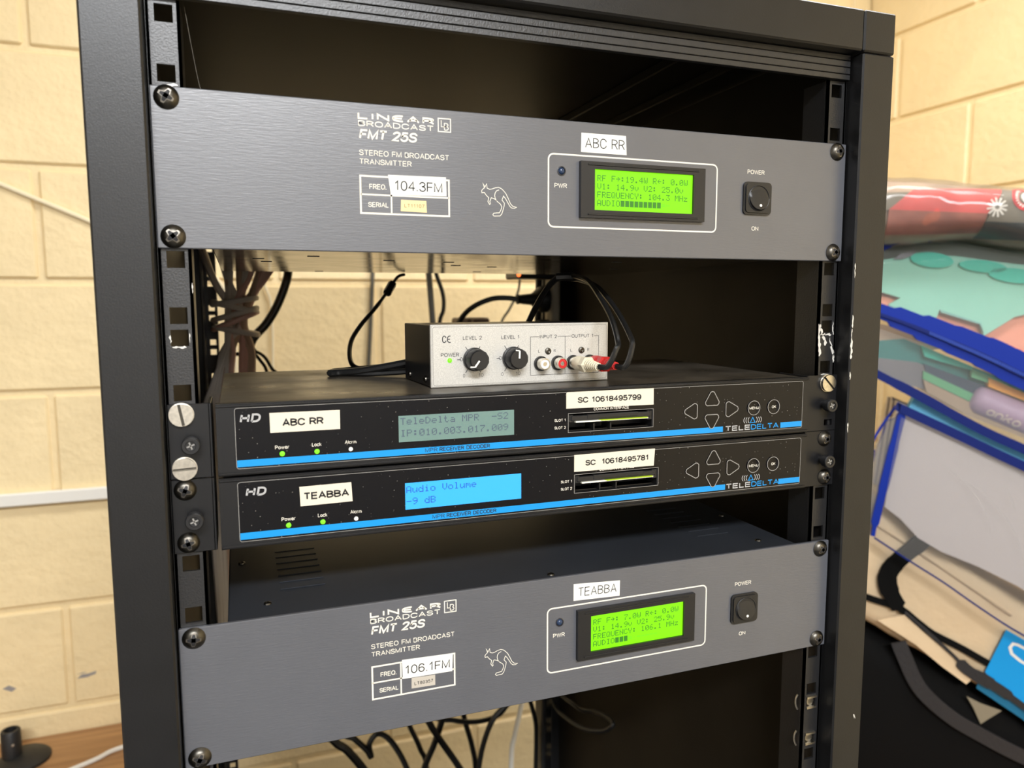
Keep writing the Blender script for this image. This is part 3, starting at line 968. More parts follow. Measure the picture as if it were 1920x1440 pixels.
# ------------------------------------------------------------------ receiver decoders
def receiver(zt, label, lcdmat, lcdtxt, rows, tags, screws, dx):
    t = thing('receiver_decoder', (0, 100, zt - 43), label, 'receiver', 'receiver decoders')
    z = lambda d: zt + d
    Y = -5.5
    sx0, sx1, sz0, sz1 = 8.9 + dx[1], 74.9 + dx[1], z(-30.3 + dx[2]), z(-17.6 + dx[2])
    b = obj('front_bezel', M().plate(-215.2, 212.5, z(-42.8), z(0), Y, 0, [(sx0, sx1, sz0, sz1)]).box(-215.2, 212.5, Y - 0.9, Y + .05, z(-0.5), z(-2.1), 0.4)
            .box(-215.2, 212.5, Y - 0.9, Y + .05, z(-40.7), z(-42.4), 0.4), BEZEL, t)
    obj('chassis', M().plate(-213, 211, z(-42.5), z(-0.3), 0.05, 2, [(sx0, sx1, sz0, sz1)])
        .box(-213, 211, 2, 205, z(-0.3), z(-1.3)).box(-213, 211, 2, 205, z(-41.5), z(-42.5)).box(-213, -212, 2, 205, z(-41.5), z(-1.3))
        .box(210, 211, 2, 205, z(-41.5), z(-1.3)).box(-212, 210, 204, 205, z(-41.5), z(-1.3)), DUSTY, t)
    F = Y - 0.35
    fp = obj('front_panel', M().plate(-204.7, 206.6, z(-38.7), z(-3.0), F, Y + 0.1, [(sx0, sx1, sz0, sz1)]), FILM, t)
    obj('panel_edge', M().stroke([(x, q) for x, q in rrect(-204.9, 206.8, z(-38.9), z(-2.8), 1.5)], 0.3, F - 0.05, True), BTNEDGE, fp, fix=False)
    for a, b in ((-204.6, 134.4 + dx[3]), (186.6, 206.6)):
        obj('blue_stripe', M().box(a, b, F - 0.06, F, z(-37.9 + dx[4]), z(-33.8 + dx[4])), STRIPE, t)
    W = F - 0.08
    word(fp, PRINT, 'Power', -183 + dx[0], z(-28.7), 2.3, 8.2, 0.14, W)
    word(fp, PRINT, 'Lock', -161.6 + dx[0], z(-28.4), 2.3, 5.6, 0.14, W)
    word(fp, PRINT, 'Alarm', -141.9 + dx[0], z(-28.2), 2.2, 7.0, 0.14, W)
    word(fp, PRINT, 'SLOT 1', sx0 - 10.4, z(-22.6 + dx[2]), 1.9, 8.4, 0.15, W)
    word(fp, PRINT, 'SLOT 2', sx0 - 10.4, z(-27.7 + dx[2]), 1.9, 8.4, 0.15, W)
    word(fp, PRINT, 'COMMON INTERFACE', sx0 + 19, z(-16.2 + dx[2]), 1.9, 27.5, 0.15, W)
    lg = M()
    text(lg, 'TELE', 136.4 + dx[3] * .6, z(-37.7 + dx[4]), 4.0, 22.4, 0.2, W)
    obj('lettering', lg, SILVERP, fp, fix=False)
    lg2 = M()
    text(lg2, 'DELTA', 159.4 + dx[3] * .6, z(-37.7 + dx[4]), 4.0, 25.4, 0.17, W)
    lg2.stroke([(158.6, z(-32.3)), (160.8, z(-28.4)), (163.0, z(-32.3))], 0.55, W, True)
    obj('lettering', lg2, STRIPE, fp, fix=False, label='cyan blue lettering')
    ar = M()
    for sgn in (-1, 1):
        for k in range(3):
            c0 = 160.8 + sgn * (3.0 + k * 1.9)
            ar.stroke([(c0 + sgn * (1.2 - 0.35 * q * q), z(-30.4) + q * 1.25) for q in (-1.7, -1, -.4, .4, 1, 1.7)], 0.5, W)
    obj('printed_logo', ar, SILVERP, fp, fix=False)
    word(fp, SILVERP, 'HD', -202.4 + dx[5], z(-11.6), 5.3, 11.4, 0.22, W, shear=0.2, gap=3.6)
    mp = M()
    text(mp, 'MPR', -91.5 + dx[6], z(-37.0 + dx[4]), 2.6, 8.2, 0.12, W - 0.06)
    text(mp, 'RECEIVER DECODER', -82.0 + dx[6], z(-37.0 + dx[4]), 2.6, 34.3, 0.17, W - 0.06)
    obj('stripe_lettering', mp, INK, fp, fix=False)
    # indicator lights
    for k, (lx, lm, nm) in enumerate(((-179, LEDG, 'green power light'), (-158.7, LEDG, 'green lock light'), (-138.4, LEDW, 'white alarm light'))):
        obj('indicator_light', M().lathe((lx + dx[0], F, z(-31.6)), [(1.55 if k < 2 else 1.35, 0), (1.3, -0.35), (0.2, -0.55)], 14), lm, t, smooth=True, label=nm)
    # display
    x0, x1, q0, q1 = tags['lcd']
    s = obj('display', M().box(x0, x1, F - 0.12, F + .05, z(q0), z(q1)), lcdmat, t)
    for i, r_ in enumerate(rows):
        obj('display_lettering', dots(M(), r_[0], r_[1], z(r_[2]), r_[3], r_[4], F - 0.2), lcdtxt, s, fix=False)
    # card slot
    sl = obj('card_slot', M().box(sx0, sx1, 12, 13, sz0, sz1).box(sx0, sx0 + .6, Y + .4, 12, sz0, sz1).box(sx1 - .6, sx1, Y + .4, 12, sz0, sz1)
             .box(sx0 + .6, sx0 + 4, Y + .3, 10, sz1 - 6.2, sz1 - 1.0, .3).box(sx1 - 4.5, sx1 - .6, Y + .3, 10, sz1 - 7.6, sz1 - 1.0, .3).box(sx0 + 20, sx0 + 21, Y + 2, 10, sz0, sz1 - 8)
             .box(sx0 + 33, sx0 + 34, Y + 2, 10, sz0, sz1 - 8), BLACK, t)
    obj('slot_outline', M().stroke([(sx0 - .2, sz0 - .2), (sx1 + .2, sz0 - .2), (sx1 + .2, sz1 + .2), (sx0 - .2, sz1 + .2)], 0.28, F - 0.05, True), BTNEDGE, sl, fix=False)
    obj('card_guide', M().box(sx0 + 2, sx1 - 2, Y - 0.6, 9, sz1 - 5.2, sz1 - 1.6, .5).box(sx0 + 14, sx1 - 12, Y - 1.0, 9, sz1 - 4.2, sz1 - 1.2, .4), BLACK, sl)
    cdx = obj('smart_card', M().box(sx0 + 5, sx1 - 4.6, Y - 1.6, 9, sz1 - 6.2, sz1 - 5.3), CARD, t, label='white card pushed into the upper slot')
    cdx2 = obj('card_print', M().box(sx0 + 23, sx1 - 5, Y - 1.65, -1.0, sz1 - 5.3, sz1 - 5.15).box(sx0 + 24, sx1 - 5, Y - 1.72, Y - 1.6, sz1 - 5.9, sz1 - 5.2), CARDG, cdx, label='green printed area')
    # buttons
    bz = dx[4] * 0.6
    bx = dx[3] * 0.7

    def tri(c, a, nm):
        pts = []
        for k in range(3):
            for e in (-14, 0, 14):
                q = R(a + 120 * k + e)
                pts.append((c[0] + 6.4 * math.cos(q) * (0.97 if e else 1.02), c[1] + 6.1 * math.sin(q) * (0.97 if e else 1.02)))
        o = obj('arrow_button', M().poly(pts, F - 0.5, F), FILM, t, label=nm)
        obj('button_edge', M().stroke(pts, 0.55, F - 0.55, True), BTNEDGE, o, fix=False)
    tri((124.2 + bx, z(-13.4 + bz)), 90, 'up arrow button')
    tri((124.2 + bx, z(-28.4 + bz)), 270, 'down arrow button')
    tri((107.2 + bx, z(-21.0 + bz)), 180, 'back arrow button pointing away from the round ones')
    tri((140.6 + bx, z(-21.0 + bz)), 0, 'forward arrow button pointing at the round ones')
    for cx, tx, tw in ((161.2, 'MENU', 8.6), (179.3, 'OK', 3.8)):
        cx += dx[3] * .35
        o = obj('round_button', M().lathe((cx, F, z(-21.2 + bz)), [(5.6, 0), (5.6, -0.6), (5.0, -0.8), (4.6, -0.6), (0.2, -0.6)], 24), FILM, t, smooth=True)
        obj('button_edge', M().stroke([(cx + 5.3 * math.cos(R(15 * k)), z(-21.2 + bz) + 5.3 * math.sin(R(15 * k))) for k in range(24)], 0.55, F - 0.75, True), BTNEDGE, o, fix=False)
        obj('lettering', text(M(), tx, cx - tw / 2, z(-22.2 + bz), 2.0, tw, 0.16, F - 0.9), PRINT, o, fix=False)
    # stickers
    for q, tx, tt, rot in tags['st']:
        sticker(t, [(a, z(bb)) for a, bb in q], tx, tt[0], z(tt[1]), tt[2], tt[3], LABELC, INK, F - 0.05, 0.21, rot, label='cream sticker reading ' + tx, gap=2.0)
    # ears with their screws
    obj('mounting_ear', M().box(-241, -218.4, -2.4, -0.4, z(-43.2), z(0.6), .3).box(-219.4, -217.6, -2.4, 30, z(-43.2), z(0.6), .3), BEZEL, t)
    obj('mounting_ear', M().plate(214.5, 243, z(-43.2), z(0.6), -2.4, -0.4, [(231.6, 239.4, z(-39.4), z(-34.6))] if screws[3] is None else ()).box(213.4, 215.2, -2.4, 30, z(-43.2), z(0.6), .3), BEZEL, t)
    for k, (x, d) in enumerate(((-233.6, -5.4), (-233.2, -37.0), (232.6, -5.6), (234, -36.6))):
        sk = screws[k]
        if sk == 'slot':
            slot_screw(t, x, -2.4, z(d), (100, 2, 135, 0)[k])
        elif sk == 'pan':
            pan_screw(t, x, -2.4, z(d), 5.9, 15 + 37 * k + zt)
    for x in (-229, 230.5):
        cs = obj('thumb_screw', M().lathe((x, -2.4, z(-22.4)), [(3.2, 0), (3.2, -4), (4.9, -4.1), (5.1, -9.4), (4.6, -10), (3.0, -10.0), (2.8, -9.2), (0.3, -9.0)], 22), BLACK, t, smooth=True, label='black captive thumb screw')
        m = M()
        for a in (20, 110):
            ca, sa = math.cos(R(a)), math.sin(R(a))
            m.poly([(x + (px * ca - pz * sa), z(-22.4) + px * sa + pz * ca) for px, pz in ((-2.2, -.4), (2.2, -.4), (2.2, .4), (-2.2, .4))], -11.7, -11.3)
        obj('cross_recess', m, BTNEDGE, cs)
    return t


r1 = -172.0
receiver(r1, 'black receiver decoder with dim grey screen, directly under the silver box', GREYLCD, GREYTXT,
         [('TeleDelta MPR  -S2', -107.2, -14.0, 4.05, 4.4), ('IP:010.003.017.009', -107.2, -21.6, 4.05, 4.4)],
         {'lcd': (-108.3, -30.8, -29.4, -12.6),
          'st': [([(-185.5, -6.5), (-144.4, -6.8), (-144.5, -18.6), (-185.4, -18.5)], 'ABC RR', (-178.4, -15.0, 4.6, 24.2), 0),
                 ([(7.1, -3.4), (8, -2.6), (75, -2.6), (75.1, -14.4), (7.1, -13.9)], 'SC 10618495799', (15.6, -10.4, 4.0, 49.4), 0)]},
         ('slot', 'slot', 'slot', None), (0, 0, 0, 0, 0, 0, 0))
r2 = -216.3
receiver(r2, 'black receiver decoder with bright blue screen, beneath the grey-screened one', BLUELCD, BLUETXT,
         [('Audio Volume', -104.2, -13.9, 3.95, 4.4), ('-9 dB', -104.2, -21.6, 3.95, 4.4)],
         {'lcd': (-104.9, -25.8, -29.1, -11.8),
          'st': [([(-169.8, -8.4), (-138.7, -8.1), (-138.1, -20.2), (-169.5, -20.5)], 'TEABBA', (-167.6, -16.8, 4.6, 27.5), 0.2),
                 ([(13.3, -2.2), (76.9, -1.9), (76.1, -14.4), (13.3, -14.0)], 'SC  10618495781', (21.8, -10.3, 4.0, 50.2), 0.3)]},
         ('pan', 'pan', 'pan', 'pan'), (2.2, 4.9, 1.3, 3.4, 0.2, 1.6, 4.2))

# ------------------------------------------------------------------ small silver level box on the upper receiver
MA = R(2.58)
MX, MY, MZ = -77.9, 29.1, r1 - 0.3


def mixf(a, d, h):
    return (MX + a * math.cos(MA) - d * math.sin(MA), MY + a * math.sin(MA) + d * math.cos(MA), MZ + h)


t = thing('level_control_box', (MX, MY, MZ), 'small audio level box with silver front and two black knobs, on the upper receiver', 'mixer')
XM = lambda: M(mixf)
fp = obj('front_plate', XM().box(0, 137.5, 0, 2.2, 0.6, 43.2, 0.5), ALU, t)
obj('plate_edge', XM().stroke([(x, z) for x, z in rrect(1.2, 136.3, 1.8, 42.0, 1.5)], 0.35, -0.08, True), BTNEDGE, fp, fix=False)
obj('plate_rim', XM().box(-0.3, 137.8, 0.4, 3.0, 0.3, 43.6, 0.3), ALUEDGE, t)
obj('case', XM().box(0.4, 137.1, 3.0, 72, 0.4, 43.0, 0.5), CASEB, t)
for y, z in ((16, 5), (58, 5)):
    obj('case_screw', XM().lathe((0.4, y, z), [(2.6, 0), (2.4, -1.0), (1.2, -1.6), (0.3, -1.0)], 12, 'x'), BLKSTEEL, t, smooth=True)
word(fp, DARKINK, 'C\u20ac', 7.8, 31.0, 5.0, 6.4, 0.13, -0.1, gap=3, xf=mixf)
word(fp, DARKINK, 'LEVEL 2', 22.8, 32.8, 2.6, 14, 0.14, -0.1, xf=mixf)
word(fp, DARKINK, 'LEVEL 1', 51.5, 32.8, 2.6, 13.9, 0.14, -0.1, xf=mixf)
word(fp, DARKINK, 'POWER', 6.8, 21.4, 2.7, 13.2, 0.14, -0.1, xf=mixf)
word(fp, DARKINK, 'INPUT 2', 81.2, 32.6, 2.5, 13.8, 0.14, -0.1, xf=mixf)
word(fp, DARKINK, 'OUTPUT 1', 107, 32.6, 2.5, 18.2, 0.14, -0.1, xf=mixf)
for x, s_ in ((22.6, '0'), (34.2, '10'), (51.3, '0'), (62.4, '10')):
    word(fp, DARKINK, s_, x, 6.7, 2.5, 1.6 if s_ == '0' else 3.6, 0.1, -0.1, xf=mixf)
for x, z, s_ in ((80.1, 22.4, 'L'), (92.6, 22.4, 'R'), (106, 22.4, 'L'), (120.2, 22.4, 'R')):
    word(fp, DARKINK, s_, x, z, 2.2, 1.5, 0.12, -0.1, xf=mixf)
for cx in (30.4, 59.6):
    lt = XM()
    for a, r0, r1_ in ((123, 7.5, 10.6), (60, 7.5, 10.2), (238, 8, 11), (300, 7.5, 10.6), (180, 9.2, 11.8)):
        lt.stroke([(cx + r0 * math.cos(R(a)), 19.2 + r0 * math.sin(R(a))), (cx + r1_ * math.cos(R(a)), 19.2 + r1_ * math.sin(R(a)))], 0.45, -0.1)
    lt.stroke([(cx - 8.9 + 1.0 * math.cos(R(30 * k)), 19.4 + 1.2 * math.sin(R(30 * k))) for k in range(12)], 0.3, -0.1, True)
    obj('dial_marks', lt, DARKINK, fp, fix=False)
lt = XM()
lt.stroke([(80.6, 33.8), (73.9, 33.8), (73.9, 6.2), (101.7, 6.2), (101.7, 33.8), (95.6, 33.8)], 0.3, -0.1)
lt.stroke([(106.4, 33.8), (101.7, 33.8)], 0.3, -0.1)
lt.stroke([(125.8, 33.8), (129.6, 33.8), (129.6, 6.2), (101.7, 6.2)], 0.3, -0.1)
obj('printed_frame', lt, DARKINK, fp, fix=False)
obj('power_light', XM().lathe((13.1, 0, 18.9), [(1.7, 0), (1.5, -0.8), (0.8, -1.4), (0.1, -1.5)], 14), LEDG, t, smooth=True, label='lit green power light')
for cx, ang in ((30.8, 232), (60.2, 88)):
    m = XM()
    n = 36
    vs, fs = [], []
    prof = [(8.2, -0.6), (8.2, -2.6), (7.6, -3.0), (7.2, -11.2), (6.3, -12.2), (0.2, -12.2)]
    for k, (rr, yy) in enumerate(prof):
        for i in range(n):
            q = rr * (0.965 if (i % 3 == 0 and k in (2, 3)) else 1)
            vs.append((cx + q * math.cos(2 * math.pi * i / n), yy, 19.2 + q * math.sin(2 * math.pi * i / n)))
    for k in range(len(prof) - 1):
        for i in range(n):
            j = (i + 1) % n
            fs.append((k * n + i, k * n + j, k * n + n + j, k * n + n + i))
    fs += [tuple(range(n)), tuple(range((len(prof) - 1) * n, len(prof) * n))]
    m.add(vs, fs)
    kb = obj('knob', m, BLACK, t, smooth=True, label='level knob under LEVEL 2' if cx < 40 else 'level knob under LEVEL 1')
    ca, sa = math.cos(R(ang)), math.sin(R(ang))
    pt = XM()
    pt.stroke([(cx + 0.4 * ca, 19.2 + 0.4 * sa), (cx + 5.8 * ca, 19.2 + 5.8 * sa)], 1.3, -12.3)
    tip = (cx + 5.8 * ca, 19.2 + 5.8 * sa)
    pt.stroke([tip, (tip[0] - 3.4 * (1 if ang > 100 else 0.9), tip[1] + (0.2 if ang > 100 else 0.4))], 0.9, -12.3)
    obj('pointer', pt, WHITEP, kb, label='white pointer mark', fix=False)


def socket(cx, col, nm):
    b = obj('phono_socket', XM().lathe((cx, 0, 14.5), [(5.4, 0), (5.4, -1.6), (4.7, -1.7), (4.3, -2.2)], 20), BLACK, t, smooth=True, label=nm)
    obj('socket_barrel', XM().lathe((cx, -2.0, 14.5), [(4.4, 0), (4.2, -6.2), (3.6, -6.3), (3.4, -5.6)], 20), STEEL, b, smooth=True)
    obj('socket_insert', XM().lathe((cx, -2.0, 14.5), [(3.4, -5.0), (3.3, -5.9), (1.6, -6.0), (1.4, -4.2), (0.2, -4.2)], 18), col, b, smooth=True)


socket(82.0, WHITEP, 'white input socket')
socket(95.8, REDP, 'red input socket')
socket(108.0, WHITEP, 'output socket behind the white plug')
socket(121.8, REDP, 'output socket behind the red plug')
for x in (87.9, 115.2):
    pan = XM().lathe((x, 0, 23.3), [(2.5, 0), (2.3, -0.8), (1.2, -1.2), (0.2, -0.8)], 14)
    obj('plate_screw', pan, BLKSTEEL, t, smooth=True)

# the audio lead plugged into it
wp, rp = mixf(108, -8, 14.5), mixf(121.8, -8, 14.5)
t = thing('audio_lead', (wp[0], wp[1], wp[2] - 5), 'black twin audio lead with white and red plugs in the silver box', 'cable')
for c, cm, nm in ((wp, CREAMP, 'cream white plug'), (rp, REDP, 'red plug')):
    pl = obj('phono_plug', M().lathe(c, [(5.2, 0), (5.4, -4), (5.3, -12), (4.9, -12.5)], 22).lathe((c[0], c[1] - 12.5, c[2]), [(6.0, 0), (6.0, -5.5), (4.2, -7)], 6), cm, t, smooth=True, label=nm)
    prof = []
    for k in range(6):
        r0 = 4.2 - 0.3 * k
        prof += [(r0, -19 - 2.6 * k), (r0, -20.4 - 2.6 * k), (r0 - 0.9, -20.5 - 2.6 * k), (r0 - 0.9, -21.5 - 2.6 * k)]
    obj('strain_relief', M().lathe(c, prof, 16), cm, pl, smooth=True)
P = Vector
we, re_ = (wp[0], wp[1] - 33, wp[2]), (rp[0], rp[1] - 33, rp[2])
obj('cable', M().tube([we, (we[0] + 3, we[1] - 9, we[2] + 1), (we[0] + 8, we[1] - 11, we[2] + 12), (45, -8, -141), (48, 8, -125), (54, 40, -109), (58, 66, -98), (59, 88, -93.5), (58, 100, -92.5)], 2.0, 8), CABLE, t, smooth=True)
obj('cable', M().tube([re_, (re_[0] + 3, re_[1] - 9, re_[2] + 0.5), (re_[0] + 8, re_[1] - 9, re_[2] + 14), (57, -2, -136), (60, 20, -122), (63, 45, -110), (64, 66, -101), (62.5, 90, -96), (59, 100, -95)], 2.0, 8), CABLE, t, smooth=True)
obj('splitter', M().tube([(60, 97, -93.5), (55, 102, -93), (48, 106, -93.4)], 3.6, 8), CABLE, t, smooth=True)
obj('cable', M().tube([(49, 105, -93.2), (44, 114, -101), (39.5, 128, -116), (34, 140, -136), (28, 146, -152), (14, 150, -164), (-12, 155, -169.6), (-40, 160, -170)], 2.6, 8), CABLE, t, smooth=True)

# cables lying on the upper receiver behind the box
LZ = r1 - 0.3
t = thing('power_lead', (-100, 150, LZ), 'black flat leads looped on the receiver lid behind the silver box', 'cable')
obj('cable', M().tube([(-70, 112, LZ + 13), (-88, 120, LZ + 9), (-112, 131, LZ + 4.5), (-126, 139, LZ + 3.2), (-133, 138, LZ + 3), (-128, 147, LZ + 3), (-104, 142, LZ + 5), (-70, 132, LZ + 8)], 3.0, 8), CABLE, t, smooth=True)
obj('cable', M().tube([(-66, 116, LZ + 5), (-90, 124, LZ + 3.2), (-114, 133, LZ + 2.6), (-122, 150, LZ + 2.6), (-96, 162, LZ + 2.6), (-60, 165, LZ + 2.6)], 2.5, 8), CABLE, t, smooth=True)
t = thing('sensor_lead', (-110, 205, LZ), 'thin black lead with a small clamp rising from the receiver lid to the transmitter', 'cable')
obj('cable', M().tube([(-30, 338, -84), (-39, 330, -87), (-52, 310, -100), (-71, 280, -118), (-92, 250, -136), (-104, 228, -150), (-109, 198, LZ + 8), (-104, 182, LZ + 2.2), (-84, 178, LZ + 2.2)], [1.7] * 3 + [2.1] * 6, 8), CABLE, t, smooth=True)
obj('clamp', M().tube([(-47, 318, -94.5), (-51, 311.5, -99), (-55, 305, -104)], 4.4, 8), CABLE, t, smooth=True)

# ------------------------------------------------------------------ cables behind the equipment
reset()
GREYC = mat('grey_cable_sheath', (0.72, 0.64, 0.56), 0.5)
PINKC = mat('faded_pink_cable_sheath', (0.78, 0.48, 0.4), 0.5)
BROWNC = mat('brown_cable_sheath', (0.55, 0.38, 0.27), 0.5)
t = thing('cable_bundle', (-205, 500, -520), 'bundle of grey and pink cables tied to the rear rail', 'cables')
tops = [(-240, 540, -40), (-218, 510, -50), (-206, 505, -55), (-196, 510, -56), (-186, 505, -56), (-174, 510, -56), (-160, 508, -54), (-146, 512, -52), (-212, 520, -50), (-166, 520, -52)]
for k, p in enumerate(tops):
    u = (k - 4.5) / 4.5
    c = (-202 + 9 * math.sin(k * 2.3), 500 + 9 * math.cos(k * 1.7), -134)
    if k < 6:
        e = [(-214 - 5 * k % 7 + 2 * k, 480, -170), (-228 + 3.2 * k, 452, -205), (-240 + 5.4 * k, 425 + 4 * k, -245), (-236 + 4 * k, 420 + 4 * k, -330), (-232 + 4 * k, 440, -520)]
    else:
        e = [(-196 + 3.4 * (k - 6), 508, -170), (-198 + 4 * (k - 6), 515, -205), (-200 + 4 * (k - 6), 520, -300), (-204 + 4 * (k - 6), 520, -520)]
    obj('cable', M().tube([p, (p[0] * 0.6 + c[0] * 0.4, 508, -88), c] + e, 4.4, 8), (GREYC, GREYC, GREYC, BROWNC, GREYC, PINKC, PINKC, PINKC, BROWNC, BROWNC)[k], t, smooth=True)
for k, (z, tilt) in enumerate(((-112, 4), (-119, -6), (-127, 7), (-135, 10), (-147, -5))):
    pts = []
    for i in range(13):
        a = 2 * math.pi * i / 12
        pts.append((-203 + 25 * math.cos(a), 498 + 19 * math.sin(a), z + tilt * math.cos(a)))
    obj('cable_wrap', M().tube(pts, 3.4, 8, sub=3), (GREYC, GREYC, GREYC, PINKC, GREYC)[k], t, smooth=True)
reset()
tag(obj('thick_cable', M().tube([(-122, 400, -20), (-128, 520, -20), (-134, 562, -60), (-138, 560, -84), (-150, 560, -115), (-165, 558, -140), (-186, 556, -167), (-190, 556, -215), (-190, 556, -300), (-202, 570, -390), (-214, 582, -450)], 5.6, 10), CABLE, smooth=True),
    'thick black cable curving down beside the grey cable bundle', 'cable')
t = thing('cable_tie_lead', (-180, 560, -260), 'pair of thin black leads strapped beside the grey cable bundle', 'cable')
obj('cable', M().tube([(-196, 545, -176), (-183, 546, -175), (-170, 552, -183), (-161, 556, -199), (-153, 560, -212), (-150, 560, -260)], 2.2, 8), CABLE, t, smooth=True)
obj('cable', M().tube([(-196, 545, -178), (-184, 546, -178), (-175, 552, -188), (-167, 556, -206), (-164, 560, -260)], 2.2, 8), CABLE, t, smooth=True)
obj('cable_tie', M().tube([(-212, 540, -178), (-200, 540, -178), (-186, 543, -175), (-180, 545, -174)], 2.6, 6), CABLE, t, smooth=True)
reset()


def loose(label, pts, r, name='hanging_cable', m=CABLE):
    return tag(obj(name, M().tube(pts, r, 8), m, smooth=True), label, 'cable')


GREYD = mat('dark_grey_conduit', (0.09, 0.085, 0.07), 0.5)
loose('straight dark grey cable dropping down the wall, seen beside the clamped lead', [(63, 1080, 1045), (63, 1080, 300), (63, 1080, 0), (62, 1080, -60), (50, 1080, -240), (42, 1080, -330), (42, 1080, -452)], 4.2, m=GREYD)
loose('thick straight dark cable hanging behind the silver box', [(104, 640, 60), (104, 740, 40), (104, 800, -10), (110, 800, -58), (117, 800, -158), (124, 790, -270), (140, 690, -345), (150, 480, -365), (150, 364, -352)], 5.2, m=GREYD)
loose('thin black cable bowing out next to the thick straight one', [(112, 630, 60), (112, 730, 40), (112, 786, -20), (119, 786, -62), (131, 786, -99), (132, 786, -126), (124, 786, -158), (122, 770, -260), (96, 620, -340), (62, 460, -362), (60, 364, -350)], 3.6)
loose('fine black cord slanting down behind the power plug', [(225, 640, 60), (300, 800, 20), (318, 900, -40), (315, 900, -70), (310, 900, -97), (293, 900, -128), (274, 900, -161), (238, 860, -260), (226, 680, -345), (206, 470, -365), (204, 364, -356)], 2.4)
loose('thin white cable looping against the wall beside the thick black cable', [(-170, 1080, 1045), (-170, 1080, 300), (-160, 1080, 20), (-150, 1080, -70), (-138, 1080, -110), (-136, 1080, -180), (-140, 1080, -300), (-140, 1080, -452)], 2.6, m=bpy.data.materials['cream_painted_cable'])

# power board on the rear post with a plug in it
t = thing('power_board', (233, 548, -330), 'pale upright power board fixed inside the rear post', 'power board')
obj('body', M().box(226, 240, 534, 562, -330, -60, 3), mat('aged_white_plastic', (0.5, 0.44, 0.33), 0.45), t)
for z in (-110, -158, -206, -254):
    obj('outlet', M().lathe((226, 548, z), [(10, 0), (10, -1.5), (9, -2)], 16, 'x'), WHITEP, t)
for k, z in enumerate((-110, -158)):
    t = thing('power_plug', (215, 548, z - 20), ('black mains plug with a curved cord in the upper outlet of the power board', 'black mains plug in the power board directly beneath the corded one')[k], 'plug')
    obj('plug_body', M().lathe((223.5, 548, z), [(19, 0), (19.5, -8), (17, -14), (11, -20), (8.5, -24), (7, -38), (6.2, -42)], 18, 'x'), RUBBER, t, smooth=True)
    obj('cord_collar', M().lathe((181.5, 548, z), [(6, 0), (7.2, -1), (7.2, -4), (5, -5)], 14, 'x'), RUBBER, t, smooth=True)
    if k == 0:
        obj('cord', M().tube([(178, 548, z), (164, 552, z + 2), (144, 558, z + 1), (122, 566, z - 8), (106, 574, z - 22), (97, 580, z - 42), (92, 586, z - 80), (90, 590, z - 190), (62, 500, z - 250), (34, 364, -350)], 4.0, 8), CABLE, t, smooth=True)
    else:
        obj('cord', M().tube([(178, 548, z), (166, 548, z - 6), (158, 548, z - 30), (158, 545, z - 100), (176, 500, -345), (184, 364, -350)], 4.0, 8), CABLE, t, smooth=True)
t = thing('wall_adaptor', (158, 700, -190), 'small brown adaptor box with a striped face behind the silver box', 'adaptor')
obj('adaptor_body', M().box(130, 184, 690, 730, -195, -139, 3), mat('brown_plastic', (0.12, 0.075, 0.05), 0.5), t)
obj('adaptor_band', M().box(138, 146, 689.4, 691, -190, -142).box(152, 156, 689.4, 691, -190, -142), mat('tan_band', (0.4, 0.3, 0.2), 0.5), t)
obj('adaptor_cord', M().tube([(156, 712, -194), (156, 714, -230), (140, 660, -330), (118, 500, -362), (112, 364, -352)], 2.6, 8), CABLE, t, smooth=True)
t = thing('indicator_module', (170, 470, -100), 'small black module with a glowing orange light under the upper transmitter', 'module')
obj('module_body', M().box(150, 215, 470, 520, -83, -58, 2), BLACK, t)
obj('indicator_light', M().lathe((151, 469.5, -78), [(2.8, 0), (2.6, -1.2), (0.4, -2)], 12), ORANGE_LED, t, smooth=True, label='glowing orange light')
obj('module_cord', M().tube([(190, 515, -70), (200, 540, -60), (214, 560, -30), (214, 565, 20)], 2.4, 8), CABLE, t, smooth=True)
reset()
tag(obj('hanging_cable', M().tube([(214, 450, 60), (216, 545, 30), (217, 560, -70), (214, 556, -120), (212, 556, -200), (208, 530, -330), (196, 450, -362), (192, 364, -352)], 5.0, 8), CABLE, smooth=True), 'heavy black cable dropping inside the rear post near the plugs', 'cable')

